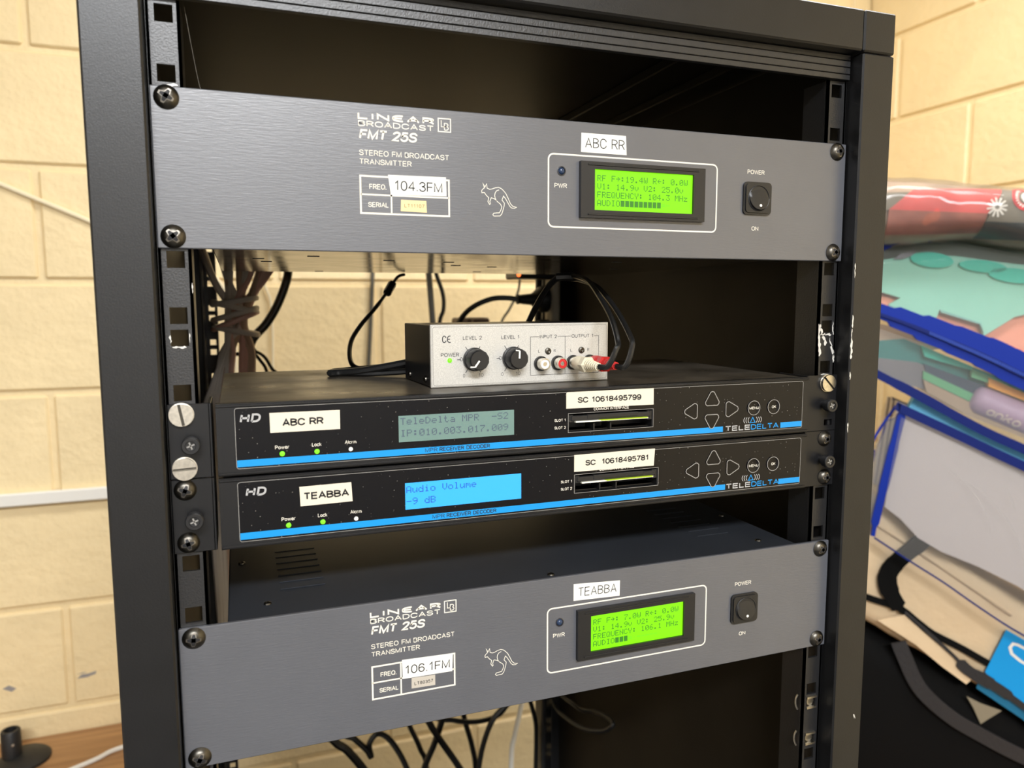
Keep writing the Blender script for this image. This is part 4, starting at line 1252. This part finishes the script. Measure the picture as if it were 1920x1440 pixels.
# cables below the lower transmitter
low = [
    ('thick black cable sloping down from under the lower transmitter, farthest from the power board', [(-118, 560, -690), (-95, 560, -732), (-79, 560, -748), (-57, 560, -781), (-30, 560, -830), (0, 565, -890)], 6.0),
    ('black cable arching in a hump beneath the lower transmitter', [(-80, 600, -735), (-62, 600, -758), (-45, 600, -779), (-38, 600, -792), (-40, 602, -772), (-26, 606, -761), (-6, 606, -778), (17, 606, -827), (30, 606, -890)], 4.4),
    ('black cable dropping steeply just past the hump', [(20, 660, -740), (33, 660, -789), (50, 660, -833), (62, 660, -890)], 4.2),
    ('black cable of the crossed pair, leaning towards the power board', [(40, 596, -720), (52, 596, -756), (68, 596, -786), (102, 596, -846), (122, 600, -900)], 5.2),
    ('black cable of the crossed pair, leaning away from the power board', [(88, 622, -730), (78, 622, -768), (65, 622, -805), (47, 622, -846), (38, 622, -900)], 5.2),
    ('nearly upright black cable hanging between the crossed pair and the curved one', [(118, 650, -740), (122, 650, -789), (135, 650, -842), (142, 650, -905)], 4.4),
    ('black cable curving back inwards as it falls', [(205, 626, -740), (185, 626, -767), (162, 626, -790), (146, 626, -830), (136, 626, -880), (130, 626, -905)], 4.6),
    ('black cable sagging in a shallow loop high under the lower transmitter', [(70, 640, -765), (101, 640, -784), (137, 640, -794), (169, 640, -793), (188, 640, -782), (206, 640, -745)], 4.0),
    ('black cable running down along the rear rail holes', [(200, 576, -700), (211, 576, -746), (218, 576, -776), (219, 576, -805), (218, 576, -860), (216, 576, -895)], 3.6),
    ('black cable loop hanging against the side panel', [(205, 500, -640), (209, 480, -692), (215, 452, -700), (224, 412, -696), (236, 380, -684), (244, 366, -669), (247, 390, -672), (244, 420, -680), (229, 450, -684), (212, 500, -650)], 3.2),
]
for k, (lb, pts, r) in enumerate(low):
    a, b = pts[0], pts[-1]
    head = [(a[0] * 0.8, 362, -345), (a[0] * 0.9, 440, -400), (a[0], (a[1] + 440) / 2 + 40, a[2] + 130)]
    tail = [(b[0] + 6, b[1], -1150), (b[0] - 20 + 6 * k, b[1] - 20, FZ + 24)] if b[2] < -860 else [(b[0] * 0.95, 440, -420), (b[0] * 0.85, 362, -352)]
    loose(lb, head + pts + tail, r)
loose('white cable falling beside the rear post under the lower transmitter', [(246, 700, -790), (238, 700, -830), (228, 700, -872), (222, 700, -912), (220, 702, -1100), (230, 704, -1640)], 4.6, m=WHITEP)
loose('white cable lying across the wooden bench next to the rack', [(-150, 1010, BZ + 4), (-300, 1004, BZ + 4), (-428, 986, BZ + 4), (-470, 960, BZ + 4), (-540, 925, BZ + 4), (-650, 880, BZ + 4)], 4.0, 'bench_cable', m=WHITEP)
tag(obj('loose_thread', M().tube([(-222, 6, 51), (-219.5, 6, 32), (-216.5, 7, 12), (-214.5, 7, 4.4)], 0.07, 4), mat('pale_thread', (0.3, 0.27, 0.22), 0.6)), 'fine pale thread hanging under the grooved header strip', 'thread')

# rubber stand on the bench
t = thing('rubber_stand', (-600, 1015, BZ), 'short black tube on a round rubber foot, on the wooden bench', 'stand')
obj('foot', M().lathe((-588, 1010, BZ), [(42, 0), (42, 5), (36, 10), (20, 13), (18, 14)], 26, 'z'), RUBBER, t, smooth=True)
obj('tube', M().lathe((-606, 1012, BZ + 12), [(16, 0), (15.5, 46), (14, 48), (10, 48), (9.5, 30), (1, 30)], 22, 'z'), RUBBER, t, smooth=True)
obj('rivet', M().lathe((-600, 996.5, BZ + 38), [(2.2, 1), (2, -0.8), (0.4, -1.2)], 10), STEEL, t)

# ------------------------------------------------------------------ the pile of bags beside the rack: local frame s (along), d (away), z
def pil(s, d, z):
    return (865 + 0.8 * s + 0.6 * d, 420 - 0.6 * s + 0.8 * d, z)


def interp(pts, s):
    if s <= pts[0][0]:
        a, b = pts[0], pts[1]
    elif s >= pts[-1][0]:
        a, b = pts[-2], pts[-1]
    else:
        for a, b in zip(pts, pts[1:]):
            if a[0] <= s <= b[0]:
                break
    return a[1] + (b[1] - a[1]) * (s - a[0]) / (b[0] - a[0])


def pillow(top, bot, s0, s1, d0, d1, ns=26, nc=24, wob=3.0, ex=4.0, seed=0, endk=0.35):
    """soft sack: rounded cross-sections swept along s between a bottom and a top line"""
    m = M(pil)
    rnd = random.Random(seed)
    ph = [rnd.uniform(0, 6.28) for _ in range(6)]
    vs = []
    for i in range(ns + 1):
        f = i / ns
        s = s0 + (s1 - s0) * f
        e = min(1.0, (1 - abs(2 * f - 1)) / endk)
        sq = 0.55 + 0.45 * math.sqrt(max(0, 1 - (1 - e) ** 2))
        zt, zb = interp(top, s), interp(bot, s)
        cz, hz = (zt + zb) / 2, (zt - zb) / 2 * sq
        cd_, hd = (d0 + d1) / 2, (d1 - d0) / 2 * sq
        for k in range(nc):
            a = 2 * math.pi * k / nc
            ca, sa = math.cos(a), math.sin(a)
            x = math.copysign(abs(ca) ** (2 / ex), ca)
            y = math.copysign(abs(sa) ** (2 / ex), sa)
            wv = wob * (math.sin(s * 0.045 + 3 * a + ph[0]) + 0.7 * math.sin(s * 0.11 + 5 * a + ph[1]) + 0.5 * math.sin(0.02 * s - 7 * a + ph[2]))
            vs.append((s, cd_ + (hd + wv * 0.6) * x, cz + (hz + wv * 0.4) * y))
    fs = []
    for i in range(ns):
        for k in range(nc):
            j = (k + 1) % nc
            fs.append((i * nc + k, i * nc + j, i * nc + nc + j, i * nc + nc + k))
    fs.append(tuple(range(nc - 1, -1, -1)))
    fs.append(tuple(range(ns * nc, ns * nc + nc)))
    return m.add(vs, fs)


def band(pts, wd, d, th=1.5, side=None):
    """flat strap following (s, z) points on the front, width wd"""
    m = M(pil)
    P = [Vector(p) for p in pts]
    Q = []
    for i in range(len(P) - 1):
        p0, p1, p2, p3 = P[max(i - 1, 0)], P[i], P[i + 1], P[min(i + 2, len(P) - 1)]
        for k in range(6):
            t_ = k / 6
            Q.append(0.5 * (2 * p1 + (p2 - p0) * t_ + (2 * p0 - 5 * p1 + 4 * p2 - p3) * t_ * t_ + (3 * p1 - p0 - 3 * p2 + p3) * t_ ** 3))
    Q.append(P[-1])
    n = len(Q)
    vs = []
    for i, p in enumerate(Q):
        dr = (Q[min(i + 1, n - 1)] - Q[max(i - 1, 0)]).normalized()
        nm = Vector((-dr.y, dr.x))
        ww = wd[min(int(i / (n - 1) * (len(wd) - 1) + 0.5), len(wd) - 1)] if isinstance(wd, list) else wd
        dd = d(i / (n - 1)) if callable(d) else d
        for sg, dp in ((1, 0), (-1, 0), (-1, th), (1, th)):
            q = p + nm * ww / 2 * sg
            vs.append((q.x, dd + dp, q.y))
    fs = [(i * 4 + k, i * 4 + (k + 1) % 4, i * 4 + 4 + (k + 1) % 4, i * 4 + 4 + k) for i in range(n - 1) for k in range(4)]
    fs += [(3, 2, 1, 0), tuple(range(4 * n - 4, 4 * n))]
    return m.add(vs, fs)


def sheet(pts, d, th=2.0, tilt=0.0):
    """flat cut-out in the pile frame; d grows with height by tilt"""
    return M(pil).poly(pts, 0, th, lambda s, y, z: (s, d + y + tilt * (z + 200), z))


BLKFAB = mat('black_canvas', (0.004, 0.004, 0.004), 0.85, spec=0.1, bump=0.4, bscale=500)
WEB = mat('ribbed_black_webbing', (0.014, 0.014, 0.016), 0.6, bump=0.9, bscale=160, bstretch=(1, 1, 1), dist=0.001)
CREAMF = mat('cream_canvas', (0.68, 0.52, 0.33), 0.7, bump=0.5, bscale=12, dist=0.012)
BLUECARD = mat('bright_blue_card', (0.0, 0.3, 0.72), 0.4)
BLUECARD2 = mat('darker_blue_card', (0.0, 0.14, 0.28), 0.45)
BLUETRIM = mat('royal_blue_trim', (0.003, 0.022, 0.26), 0.55, spec=0.2, bump=0.3, bscale=300)
NAVY = mat('navy_trim', (0.003, 0.012, 0.12), 0.55, spec=0.2)
SHEETW = mat('lilac_white_foam', (0.52, 0.47, 0.46), 0.6, bump=0.3, bscale=18, dist=0.004)
SKYB = mat('light_blue_foam', (0.12, 0.42, 0.66), 0.6)
MINT = mat('mint_foam', (0.27, 0.58, 0.44), 0.7)
MINTD = mat('mint_foam_edge', (0.2, 0.42, 0.36), 0.7)
TEAL = mat('teal_foam', (0.03, 0.5, 0.36), 0.7)
TEALD = mat('deep_teal_foam', (0.02, 0.2, 0.18), 0.7)
CORAL = mat('coral_foam', (0.85, 0.32, 0.2), 0.7)
GREENF = mat('green_foam', (0.12, 0.42, 0.2), 0.7)
NAVYF = mat('slate_foam', (0.03, 0.06, 0.1), 0.7)
ORANGEF = mat('orange_foam', (0.85, 0.33, 0.02), 0.6)
LAV = mat('lavender_sleeve', (0.45, 0.31, 0.42), 0.5)
TANF = mat('tan_foam', (0.42, 0.3, 0.2), 0.7)
GREYF = mat('grey_foam', (0.2, 0.19, 0.2), 0.7)
VINYL = vinyl('clear_vinyl', (0.985, 0.985, 0.985), 0.05, 0.16)
VINYL2 = vinyl('smoky_clear_vinyl', (0.97, 0.975, 0.98), 0.05, 0.16)

t = thing('black_holdall', pil(60, 150, TZ), 'black canvas bag at the bottom of the pile, a ribbed strap across it', 'bag')
bot = [(-280, TZ + 3), (360, TZ + 3)]
topb = [(-280, -600), (-99, -680), (74, -766), (143, -806), (360, -880)]
obj('body', pillow(topb, bot, -260, 330, 14, 260, wob=2.0, ex=6, seed=3), BLKFAB, t, smooth=True)
obj('strap', band([(-46, -690), (-37, -712), (-10, -766), (37, -808), (91, -836), (147, -860), (220, -884)], 24, lambda f: 6 - 4 * f, 3), WEB, t, smooth=True)
obj('tag', sheet([(61, -771), (82, -780), (113, -788), (92, -808), (84, -816), (72, -790)], 8, 1.5), mat('khaki_tag', (0.22, 0.19, 0.13), 0.7), t)

t = thing('cream_tote', pil(60, 120, -760), 'cream canvas tote with black straps and a blue tag, under the white-filled bag', 'bag')
topc = [(-180, -400), (-100, -446), (0, -512), (116, -590), (240, -650), (340, -700)]
botc = [(-180, -625), (-99, -670), (74, -756), (143, -796), (340, -872)]
obj('body', pillow(topc, botc, -250, 310, 10, 230, wob=2.6, ex=7, seed=5), CREAMF, t, smooth=True)
obj('seam', band([(-110, -478), (-40, -520), (30, -566), (100, -612), (118, -624)], 1.2, 6.5, 3), mat('tan_thread', (0.45, 0.33, 0.2), 0.7), t)
fl = M(pil).poly([(-80, -655), (-40, -640), (-8, -668), (40, -708), (66, -738), (58, -748), (20, -722), (-20, -690)], 4, 7)
obj('pocket_flap', fl, CREAMF, t)
obj('strap', band([(-130, -602), (-99, -616), (-48, -630), (-20, -650), (5, -668), (45, -686), (92, -710), (130, -728)], 11, 5, 2), BLKFAB, t, smooth=True, label='black strap across the tote')
obj('handle', band([(10, -470), (-20, -510), (-48, -540), (-66, -566), (-68, -590), (-54, -620), (-42, -634)], [30, 28, 26, 28, 30, 26, 12], 3, 3), BLKFAB, t, smooth=True, label='black curved handle')
obj('strap', band([(-40, -634), (5, -672), (36, -700), (58, -722), (84, -736), (109, -750), (141, -772), (180, -800)], [5, 5, 5, 18, 20, 16, 10, 10], 1, 2), WEB, t, smooth=True, label='ribbed webbing strap')
tg = obj('paper_tag', sheet([(110, -647), (150, -668), (230, -710), (200, -840), (143, -782), (84, -723)], 4, 2), BLUECARD, t, label='bright blue card tag')
obj('lettering', M(pil).stroke([(117, -676), (121, -669), (128, -670), (146, -679), (160, -690), (160, -702), (150, -706), (132, -696), (120, -686)], 4.5, 3.7, True), WHITEP, tg, fix=False)
obj('paper_tag', sheet([(76, -740), (84, -730), (150, -766), (220, -812), (200, -850), (143, -797), (74, -754)], 7, 2), BLUECARD2, t, label='darker blue card beneath')

t = thing('white_foam_bag', pil(60, 100, -560), 'clear blue-edged bag of lilac white sheets, tilted on the cream tote', 'bag')
shp = [(-66, -294), (20, -332), (117, -378), (230, -436), (310, -470), (300, -640), (190, -612), (116, -566), (60, -540), (5, -520), (-30, -500), (-58, -470), (-82, -452)]
obj('white_sheet', sheet(shp, -14, 8), SHEETW, t)
obj('white_sheet', sheet([(a + 3, b + 2) for a, b in shp[:6]] + [(190, -570), (60, -500), (-30, -440)], 0, 3), SHEETW, t)
for k in range(6):
    obj('white_sheet', sheet([(a + 2 + (k * 37 % 5), b + 14 - (k * 23 % 7)) for a, b in shp], 20 + 17 * k, 15), SHEETW, t)
obj('back_window', sheet([(-67, -296), (117, -380), (310, -468), (310, -660), (200, -600), (117, -556), (-93, -440)], 126, 0.8), VINYL, t)
m = M(pil)
m.add([(310, -26, -468), (310, 126, -468), (310, 126, -660), (310, -26, -690)], [(0, 1, 2, 3)])
obj('end_wall', m, VINYL, t, fix=False)
obj('light_blue_sheet', sheet([(-52, -292), (-42, -268), (27, -300), (118, -344), (230, -398), (225, -440), (117, -386), (20, -340)], 6, 20), SKYB, t)
obj('front_window', sheet([(-67, -300), (117, -384), (310, -468), (310, -690), (117, -638), (8, -568), (-93, -503)], -26, 0.8), VINYL, t)
obj('trim', band([(-70, -283), (-67, -286), (-12, -312), (26, -330), (69, -351), (118, -374), (230, -427), (310, -464)], [13, 14, 14, 14], -27, 6), NAVY, t, smooth=True, label='navy trim along the top edge')
obj('trim', band([(-64, -288), (-70, -320), (-82, -390), (-94, -460), (-99, -500)], [9, 12, 14, 12, 6], -25, 12), BLUETRIM, t, smooth=True, label='royal blue side edge')
obj('trim', band([(-97, -502), (-40, -538), (8, -567), (60, -602), (117, -637), (200, -676), (310, -706)], 2.6, -27, 3), NAVY, t, smooth=True, label='thin navy lower edge')
obj('side_wall', sheet([(-66, -296), (-96, -500), (-110, -470), (-112, -420), (-98, -350), (-84, -310)], -22, 24), vinyl('blue_tinted_vinyl', (0.75, 0.8, 0.9), 0.1, 0.3), t)
for k, cr in enumerate(([(20, -395), (60, -420), (104, -478), (126, -560)], [(-4, -372), (30, -402), (58, -440), (70, -480)], [(84, -400), (96, -425), (100, -440)])):
    obj('crease', band(cr, [0.6, 1.4, 1.4, 0.5], -26.6, 0.5), VINYL, t, smooth=True)
obj('loop_tab', band([(-69, -284), (-86, -312), (-104, -350), (-106, -380), (-100, -360)], 4, 0, 2), BLUETRIM, t, smooth=True)

t = thing('foam_mat_bag', pil(60, 100, -350), 'clear blue-zipped bag of mint and coral foam mats in the middle', 'bag')
# upper half: mint mat over coral mat, leaning back
tl = 0.35
D0 = 34
obj('coral_mat', sheet([(-120, -98), (-63, -112), (-20, -126), (-5, -128), (54, -150), (102, -139), (180, -120), (260, -200), (200, -230), (61, -186), (-12, -160), (-81, -128), (-130, -118)], D0 - 2, 9, tl), CORAL, t)
obj('mint_mat', sheet([(-130, -44), (-100, -46), (-75, -42), (-41, -35), (20, -40), (100, -54), (180, -66), (240, -110), (150, -128), (102, -140), (64, -166), (57, -170), (54, -150), (-5, -128), (-12, -147), (-20, -146), (-81, -120), (-63, -109), (-98, -97), (-130, -90)], D0 - 16, 12, tl), MINT, t)
ov = []
for c, rx, rz in (((-16, -46), 32, 13), ((58, -58), 34, 10), ((104, -74), 38, 12)):  # first oval is a teal piece; the others paint a shaded stretch
    obj('teal_piece_and_shade', sheet([(c[0] + rx * math.cos(R(15 * k)), c[1] + rz * math.sin(R(15 * k)) - 0.12 * rx * math.cos(R(15 * k))) for k in range(24)], D0 - 22, 5, tl), TEAL, t)
obj('mint_edge', sheet([(-5, -128), (54, -150), (57, -166), (52, -152), (-4, -133)], D0 - 18, 2, tl), MINTD, t)
obj('mint_edge', sheet([(-81, -120), (-20, -146), (-18, -151), (-82, -125)], D0 - 18, 2, tl), MINTD, t)
obj('grey_piece', sheet([(-74, -44), (-62, -34), (-40, -28), (-40, -36), (-60, -44)], D0 - 20, 4, tl), GREYF, t)
obj('grey_sheet', sheet([(-140, -12), (-40, -7), (40, -5), (100, -15), (260, -34), (260, -110), (-140, -90)], D0 + 12, 4, tl), mat('grey_green_foam', (0.25, 0.3, 0.26), 0.7), t)
for k in range(5):
    obj('foam_mat', sheet([(-126 + 2 * k, -50 - k), (-20, -44), (100, -62), (190 - 3 * k, -84), (236, -150), (230, -206), (120, -176), (40, -160), (-20, -140), (-124, -112)], D0 + 18 + 15 * k, 12, tl), (CORAL, MINT, TEAL, MINT, CORAL)[k], t)
# lower half: stacked foam slabs
lowf = [(TANF, [(-120, -146), (-60, -160), (-20, -176), (0, -190), (-40, -200), (-120, -180)]),
        (TEALD, [(-120, -182), (-60, -176), (10, -206), (80, -236), (150, -262), (150, -300), (60, -262), (-20, -222), (-120, -206)]),
        (GREYF, [(-120, -206), (-40, -214), (0, -230), (-10, -262), (-70, -248), (-120, -232)]),
        (NAVYF, [(-30, -216), (60, -250), (160, -296), (160, -330), (50, -286), (-20, -250)]),
        (GREENF, [(-30, -228), (50, -266), (130, -300), (130, -314), (48, -280), (-30, -241)]),
        (TANF, [(-30, -242), (50, -282), (130, -316), (130, -336), (40, -300), (-24, -262)]),
        (TEAL, [(-36, -186), (0, -202), (40, -219), (38, -225), (-6, -212), (-30, -204)]),
        (GREENF, [(38, -222), (66, -236), (90, -246), (86, -252), (38, -236)]),
        (ORANGEF, [(62, -236), (120, -262), (180, -290), (180, -304), (116, -272), (62, -250)])]
for k, (mm, pts) in enumerate(lowf):
    obj('foam_slab', sheet(pts, 24 - 2.2 * k, 100 + 2 * k), mm, t)
# lavender roll with its maker's word
m = M(pil)
A0, A1 = Vector((44, -262)), Vector((210, -334))
ax = (A1 - A0).normalized()
nx = Vector((-ax.y, ax.x))
vs, fs = [], []
prof = [(0, 0.3), (1.5, 14), (6, 20), (14, 24), (180, 24)]
n = 22
for a, r_ in prof:
    for k in range(n):
        th = 2 * math.pi * k / n
        p = A0 + ax * a + nx * (r_ * math.cos(th)) - nx * 6
        vs.append((p.x, 22 + r_ * math.sin(th), p.y))
for i in range(len(prof) - 1):
    for k in range(n):
        j = (k + 1) % n
        fs.append((i * n + k, i * n + j, i * n + n + j, i * n + n + k))
fs.append(tuple(range((len(prof) - 1) * n, len(prof) * n)))
m.add(vs, fs)
rl = obj('lavender_roll', m, LAV, t, smooth=True, label='lavender sleeve with pale lettering')


def rollmap(x, y, z):
    p = A0 + ax * x + nx * (z - 6)
    dd = 22 - math.sqrt(max(0, 24.4 ** 2 - z * z)) - 0.3
    return (p.x, dd, p.y)


obj('lettering', text(M(pil), 'anko', 26, -17.5, 14.5, 52, 0.17, 0, fmap=rollmap, gap=2.0), mat('pale_pink_print', (0.75, 0.62, 0.55), 0.5), rl, fix=False)
# clear shell, zip band and trims
obj('upper_window', sheet([(-130, -36), (-99, -26), (-59, -13), (-40, -15), (25, -20), (96, -36), (200, -60), (250, -110), (250, -238), (105, -190), (60, -171), (-19, -143), (-99, -121), (-130, -112)], D0 - 32, 0.8, tl), VINYL2, t)
obj('lower_window', sheet([(-125, -150), (-16, -190), (67, -226), (250, -300), (250, -408), (118, -348), (40, -311), (-34, -268), (-125, -221)], -8, 0.8), VINYL2, t)
zb = obj('zip_band', band([(-125, -124), (-99, -132), (-60, -148), (-19, -165), (30, -186), (67, -203), (110, -226), (250, -290)], [22, 24, 34, 42, 46, 50, 52, 52], -14, 10), BLUETRIM, t, smooth=True, label='royal blue zipped band')
obj('zip_line', band([(-125, -128), (-99, -137), (-60, -152), (-19, -170), (30, -192), (67, -210), (110, -232), (250, -296)], [4, 5, 6, 8, 8, 8], -17, 4), NAVY, zb, smooth=True)
tm = M(pil)
for k in range(62):
    s_ = -30 + 3.2 * k
    zc = interp([(-60, -152), (-19, -170), (30, -192), (67, -210), (110, -232), (250, -296)], s_)
    tm.box(s_ - 0.9, s_ + 0.9, -18.5, -15, zc - 2.6, zc + 2.6)
zt_ = obj('zip_teeth', tm, mat('mid_blue_nylon', (0.015, 0.06, 0.4), 0.5), zb)
zt_['kind'] = 'stuff'
obj('rim', band([(-140, -50), (-110, -36), (-90, -23), (-66, -14), (-40, -13), (-20, -16)], [10, 12, 11, 8, 5, 3], D0 + 24, 4), BLUETRIM, t, smooth=True, label='royal blue curved rim')
obj('trim', band([(-125, -220), (-100, -234), (-34, -269), (27, -304), (67, -325), (118, -348), (250, -408)], [12, 13, 15, 14, 14, 14, 14], -12, 8), NAVY, t, smooth=True, label='navy bottom edge')
obj('back_wall', sheet([(-130, -40), (240, -80), (250, -404), (116, -344), (-36, -264), (-125, -217)], 150, 1), VINYL2, t)
for nm, line in (('floor_panel', [(-125, -222), (-36, -270), (40, -313), (118, -350), (250, -410)]), ('top_panel', [(-130, -34), (-59, -16), (25, -20), (96, -36), (200, -62), (250, -110)])):
    m = M(pil)
    n = len(line)
    m.add([(a, -6 if nm == 'floor_panel' else D0 - 32 + tl * (b + 200), b) for a, b in line] + [(a, 150, b) for a, b in line], [(i, i + 1, n + i + 1, n + i) for i in range(n - 1)])
    obj(nm, m, VINYL2, t, fix=False)
for s_, za, zb_ in ((-129, -36, -224), (250, -110, -408)):
    m = M(pil)
    m.add([(s_, D0 - 32 + tl * (za + 200), za), (s_, 150, za), (s_, 150, zb_), (s_, -8, zb_)], [(0, 1, 2, 3)])
    obj('end_wall', m, VINYL2, t, fix=False)

t = thing('blanket_bag', pil(60, 140, -30), 'clear bag of folded red and grey patchwork blanket, topmost in the pile', 'bag')
topk = [(-170, 86), (-98, 88), (-33, 80), (60, 66), (90, 62), (200, 40), (320, 10)]
botk = [(-170, -24), (-98, -22), (-17, -16), (40, -14), (95, -28), (200, -40), (320, -48)]
obj('blanket', pillow(topk, botk, -250, 310, 0, 220, ns=40, nc=40, wob=2.2, ex=3.2, seed=9), mat('brown_grey_fabric', (0.34, 0.24, 0.16), 0.8, noise=0.3, nscale=18, bump=0.3, bscale=30, dist=0.01), t, smooth=True)


def bl(s, z):
    zt, zb = interp(topk, s), interp(botk, s)
    u = max(-0.97, min(0.97, (z - (zt + zb) / 2) / max((zt - zb) / 2, 1)))
    return 110 - 114 * (1 - abs(u) ** 3.2) ** (1 / 3.2)


def patch(quad, off, nm, mm, lab=None, n=12):
    m = M(pil)
    vs = []
    for i in range(n + 1):
        for j in range(n + 1):
            a, b = i / n, j / n
            p = (Vector(quad[0]) * (1 - a) + Vector(quad[1]) * a) * (1 - b) + (Vector(quad[3]) * (1 - a) + Vector(quad[2]) * a) * b
            vs.append((p.x, bl(p.x, p.y) - off, p.y))
    m.add(vs, [(i * (n + 1) + j, (i + 1) * (n + 1) + j, (i + 1) * (n + 1) + j + 1, i * (n + 1) + j + 1) for i in range(n) for j in range(n)])
    return obj(nm, m, mm, t, smooth=True, label=lab, fix=False)


patch([(-130, 58), (-64, 58), (-98, 30), (-160, 30)], 2.5, 'fabric_patch', mat('olive_grey_fabric', (0.2, 0.17, 0.12), 0.8), 'olive grey blanket patch')
patch([(-62, 62), (66, 59), (42, 20), (-97, 31)], 3, 'fabric_patch', mat('red_fabric', (0.62, 0.1, 0.085), 0.8, noise=0.15, nscale=25), 'red blanket patch')
patch([(-97, 31), (42, 20), (36, -8), (-99, -8)], 3, 'fabric_patch', mat('red_fabric_fold_shade', (0.33, 0.12, 0.085), 0.8, noise=0.25, nscale=25), 'lower red blanket patch, fold shade in its colour')  # same red blanket; fold shade and reflection are put into the colour
gp = patch([(66, 59), (190, 36), (170, -2), (40, 8)], 3, 'fabric_patch', mat('taupe_fabric', (0.2, 0.175, 0.13), 0.8, noise=0.15, nscale=25), 'taupe grey patch with white flower print')
patch([(40, 8), (170, -2), (170, -30), (38, -14)], 3.2, 'fabric_patch', mat('dark_slate_fabric', (0.05, 0.06, 0.06), 0.8, noise=0.2, nscale=25), 'dark slate blanket patch')
bmap = lambda s, y, z: (s, bl(s, z) - 4.2, z)
fm = M(pil)
for k in range(12):
    a = R(30 * k + 8)
    fm.stroke([(54 + 4.5 * math.cos(a), 29 + 4.5 * math.sin(a)), (54 + 10 * math.cos(a), 29 + 10.5 * math.sin(a)), (54 + 14 * math.cos(a), 29 + 15 * math.sin(a))], 2.6, 0, fmap=bmap)
fm.stroke([(54 + 4.2 * math.cos(R(30 * k)), 29 + 4.2 * math.sin(R(30 * k))) for k in range(12)], 1.6, 0, True, fmap=bmap)
obj('flower_print', fm, mat('white_fabric_print', (0.8, 0.75, 0.66), 0.8), gp, fix=False)
rm = M(pil)
cx, cz = 96, 42
rm.stroke([(cx + 17 * math.cos(R(15 * k)), cz + 16 * math.sin(R(15 * k))) for k in range(24)], 9, 0, True, fmap=bmap)
obj('ring_print', rm, mat('red_fabric_print', (0.5, 0.06, 0.06), 0.8), gp, fix=False)
rm = M(pil)
for k in range(24):
    a = R(15 * k)
    rm.stroke([(cx + 13.6 * math.cos(a), cz + 13 * math.sin(a)), (cx + 17.2 * math.cos(a), cz + 16.6 * math.sin(a))], 2.0, 0, fmap=lambda s, y, z: (s, bl(s, z) - 4.6, z))
rm.stroke([(cx + 4.5 * math.cos(R(20 * k)), cz + 4.5 * math.sin(R(20 * k))) for k in range(18)], 8.6, 0, True, fmap=lambda s, y, z: (s, bl(s, z) - 4.6, z))
obj('dot_print', rm, mat('white_dot_print', (0.8, 0.75, 0.66), 0.8), gp, fix=False)
obj('clear_cover', pillow([(a, b + 5) for a, b in topk], [(a, b - 4) for a, b in botk], -258, 318, -9, 228, ns=40, nc=40, wob=2.4, ex=3.2, seed=12), VINYL, t, smooth=True)
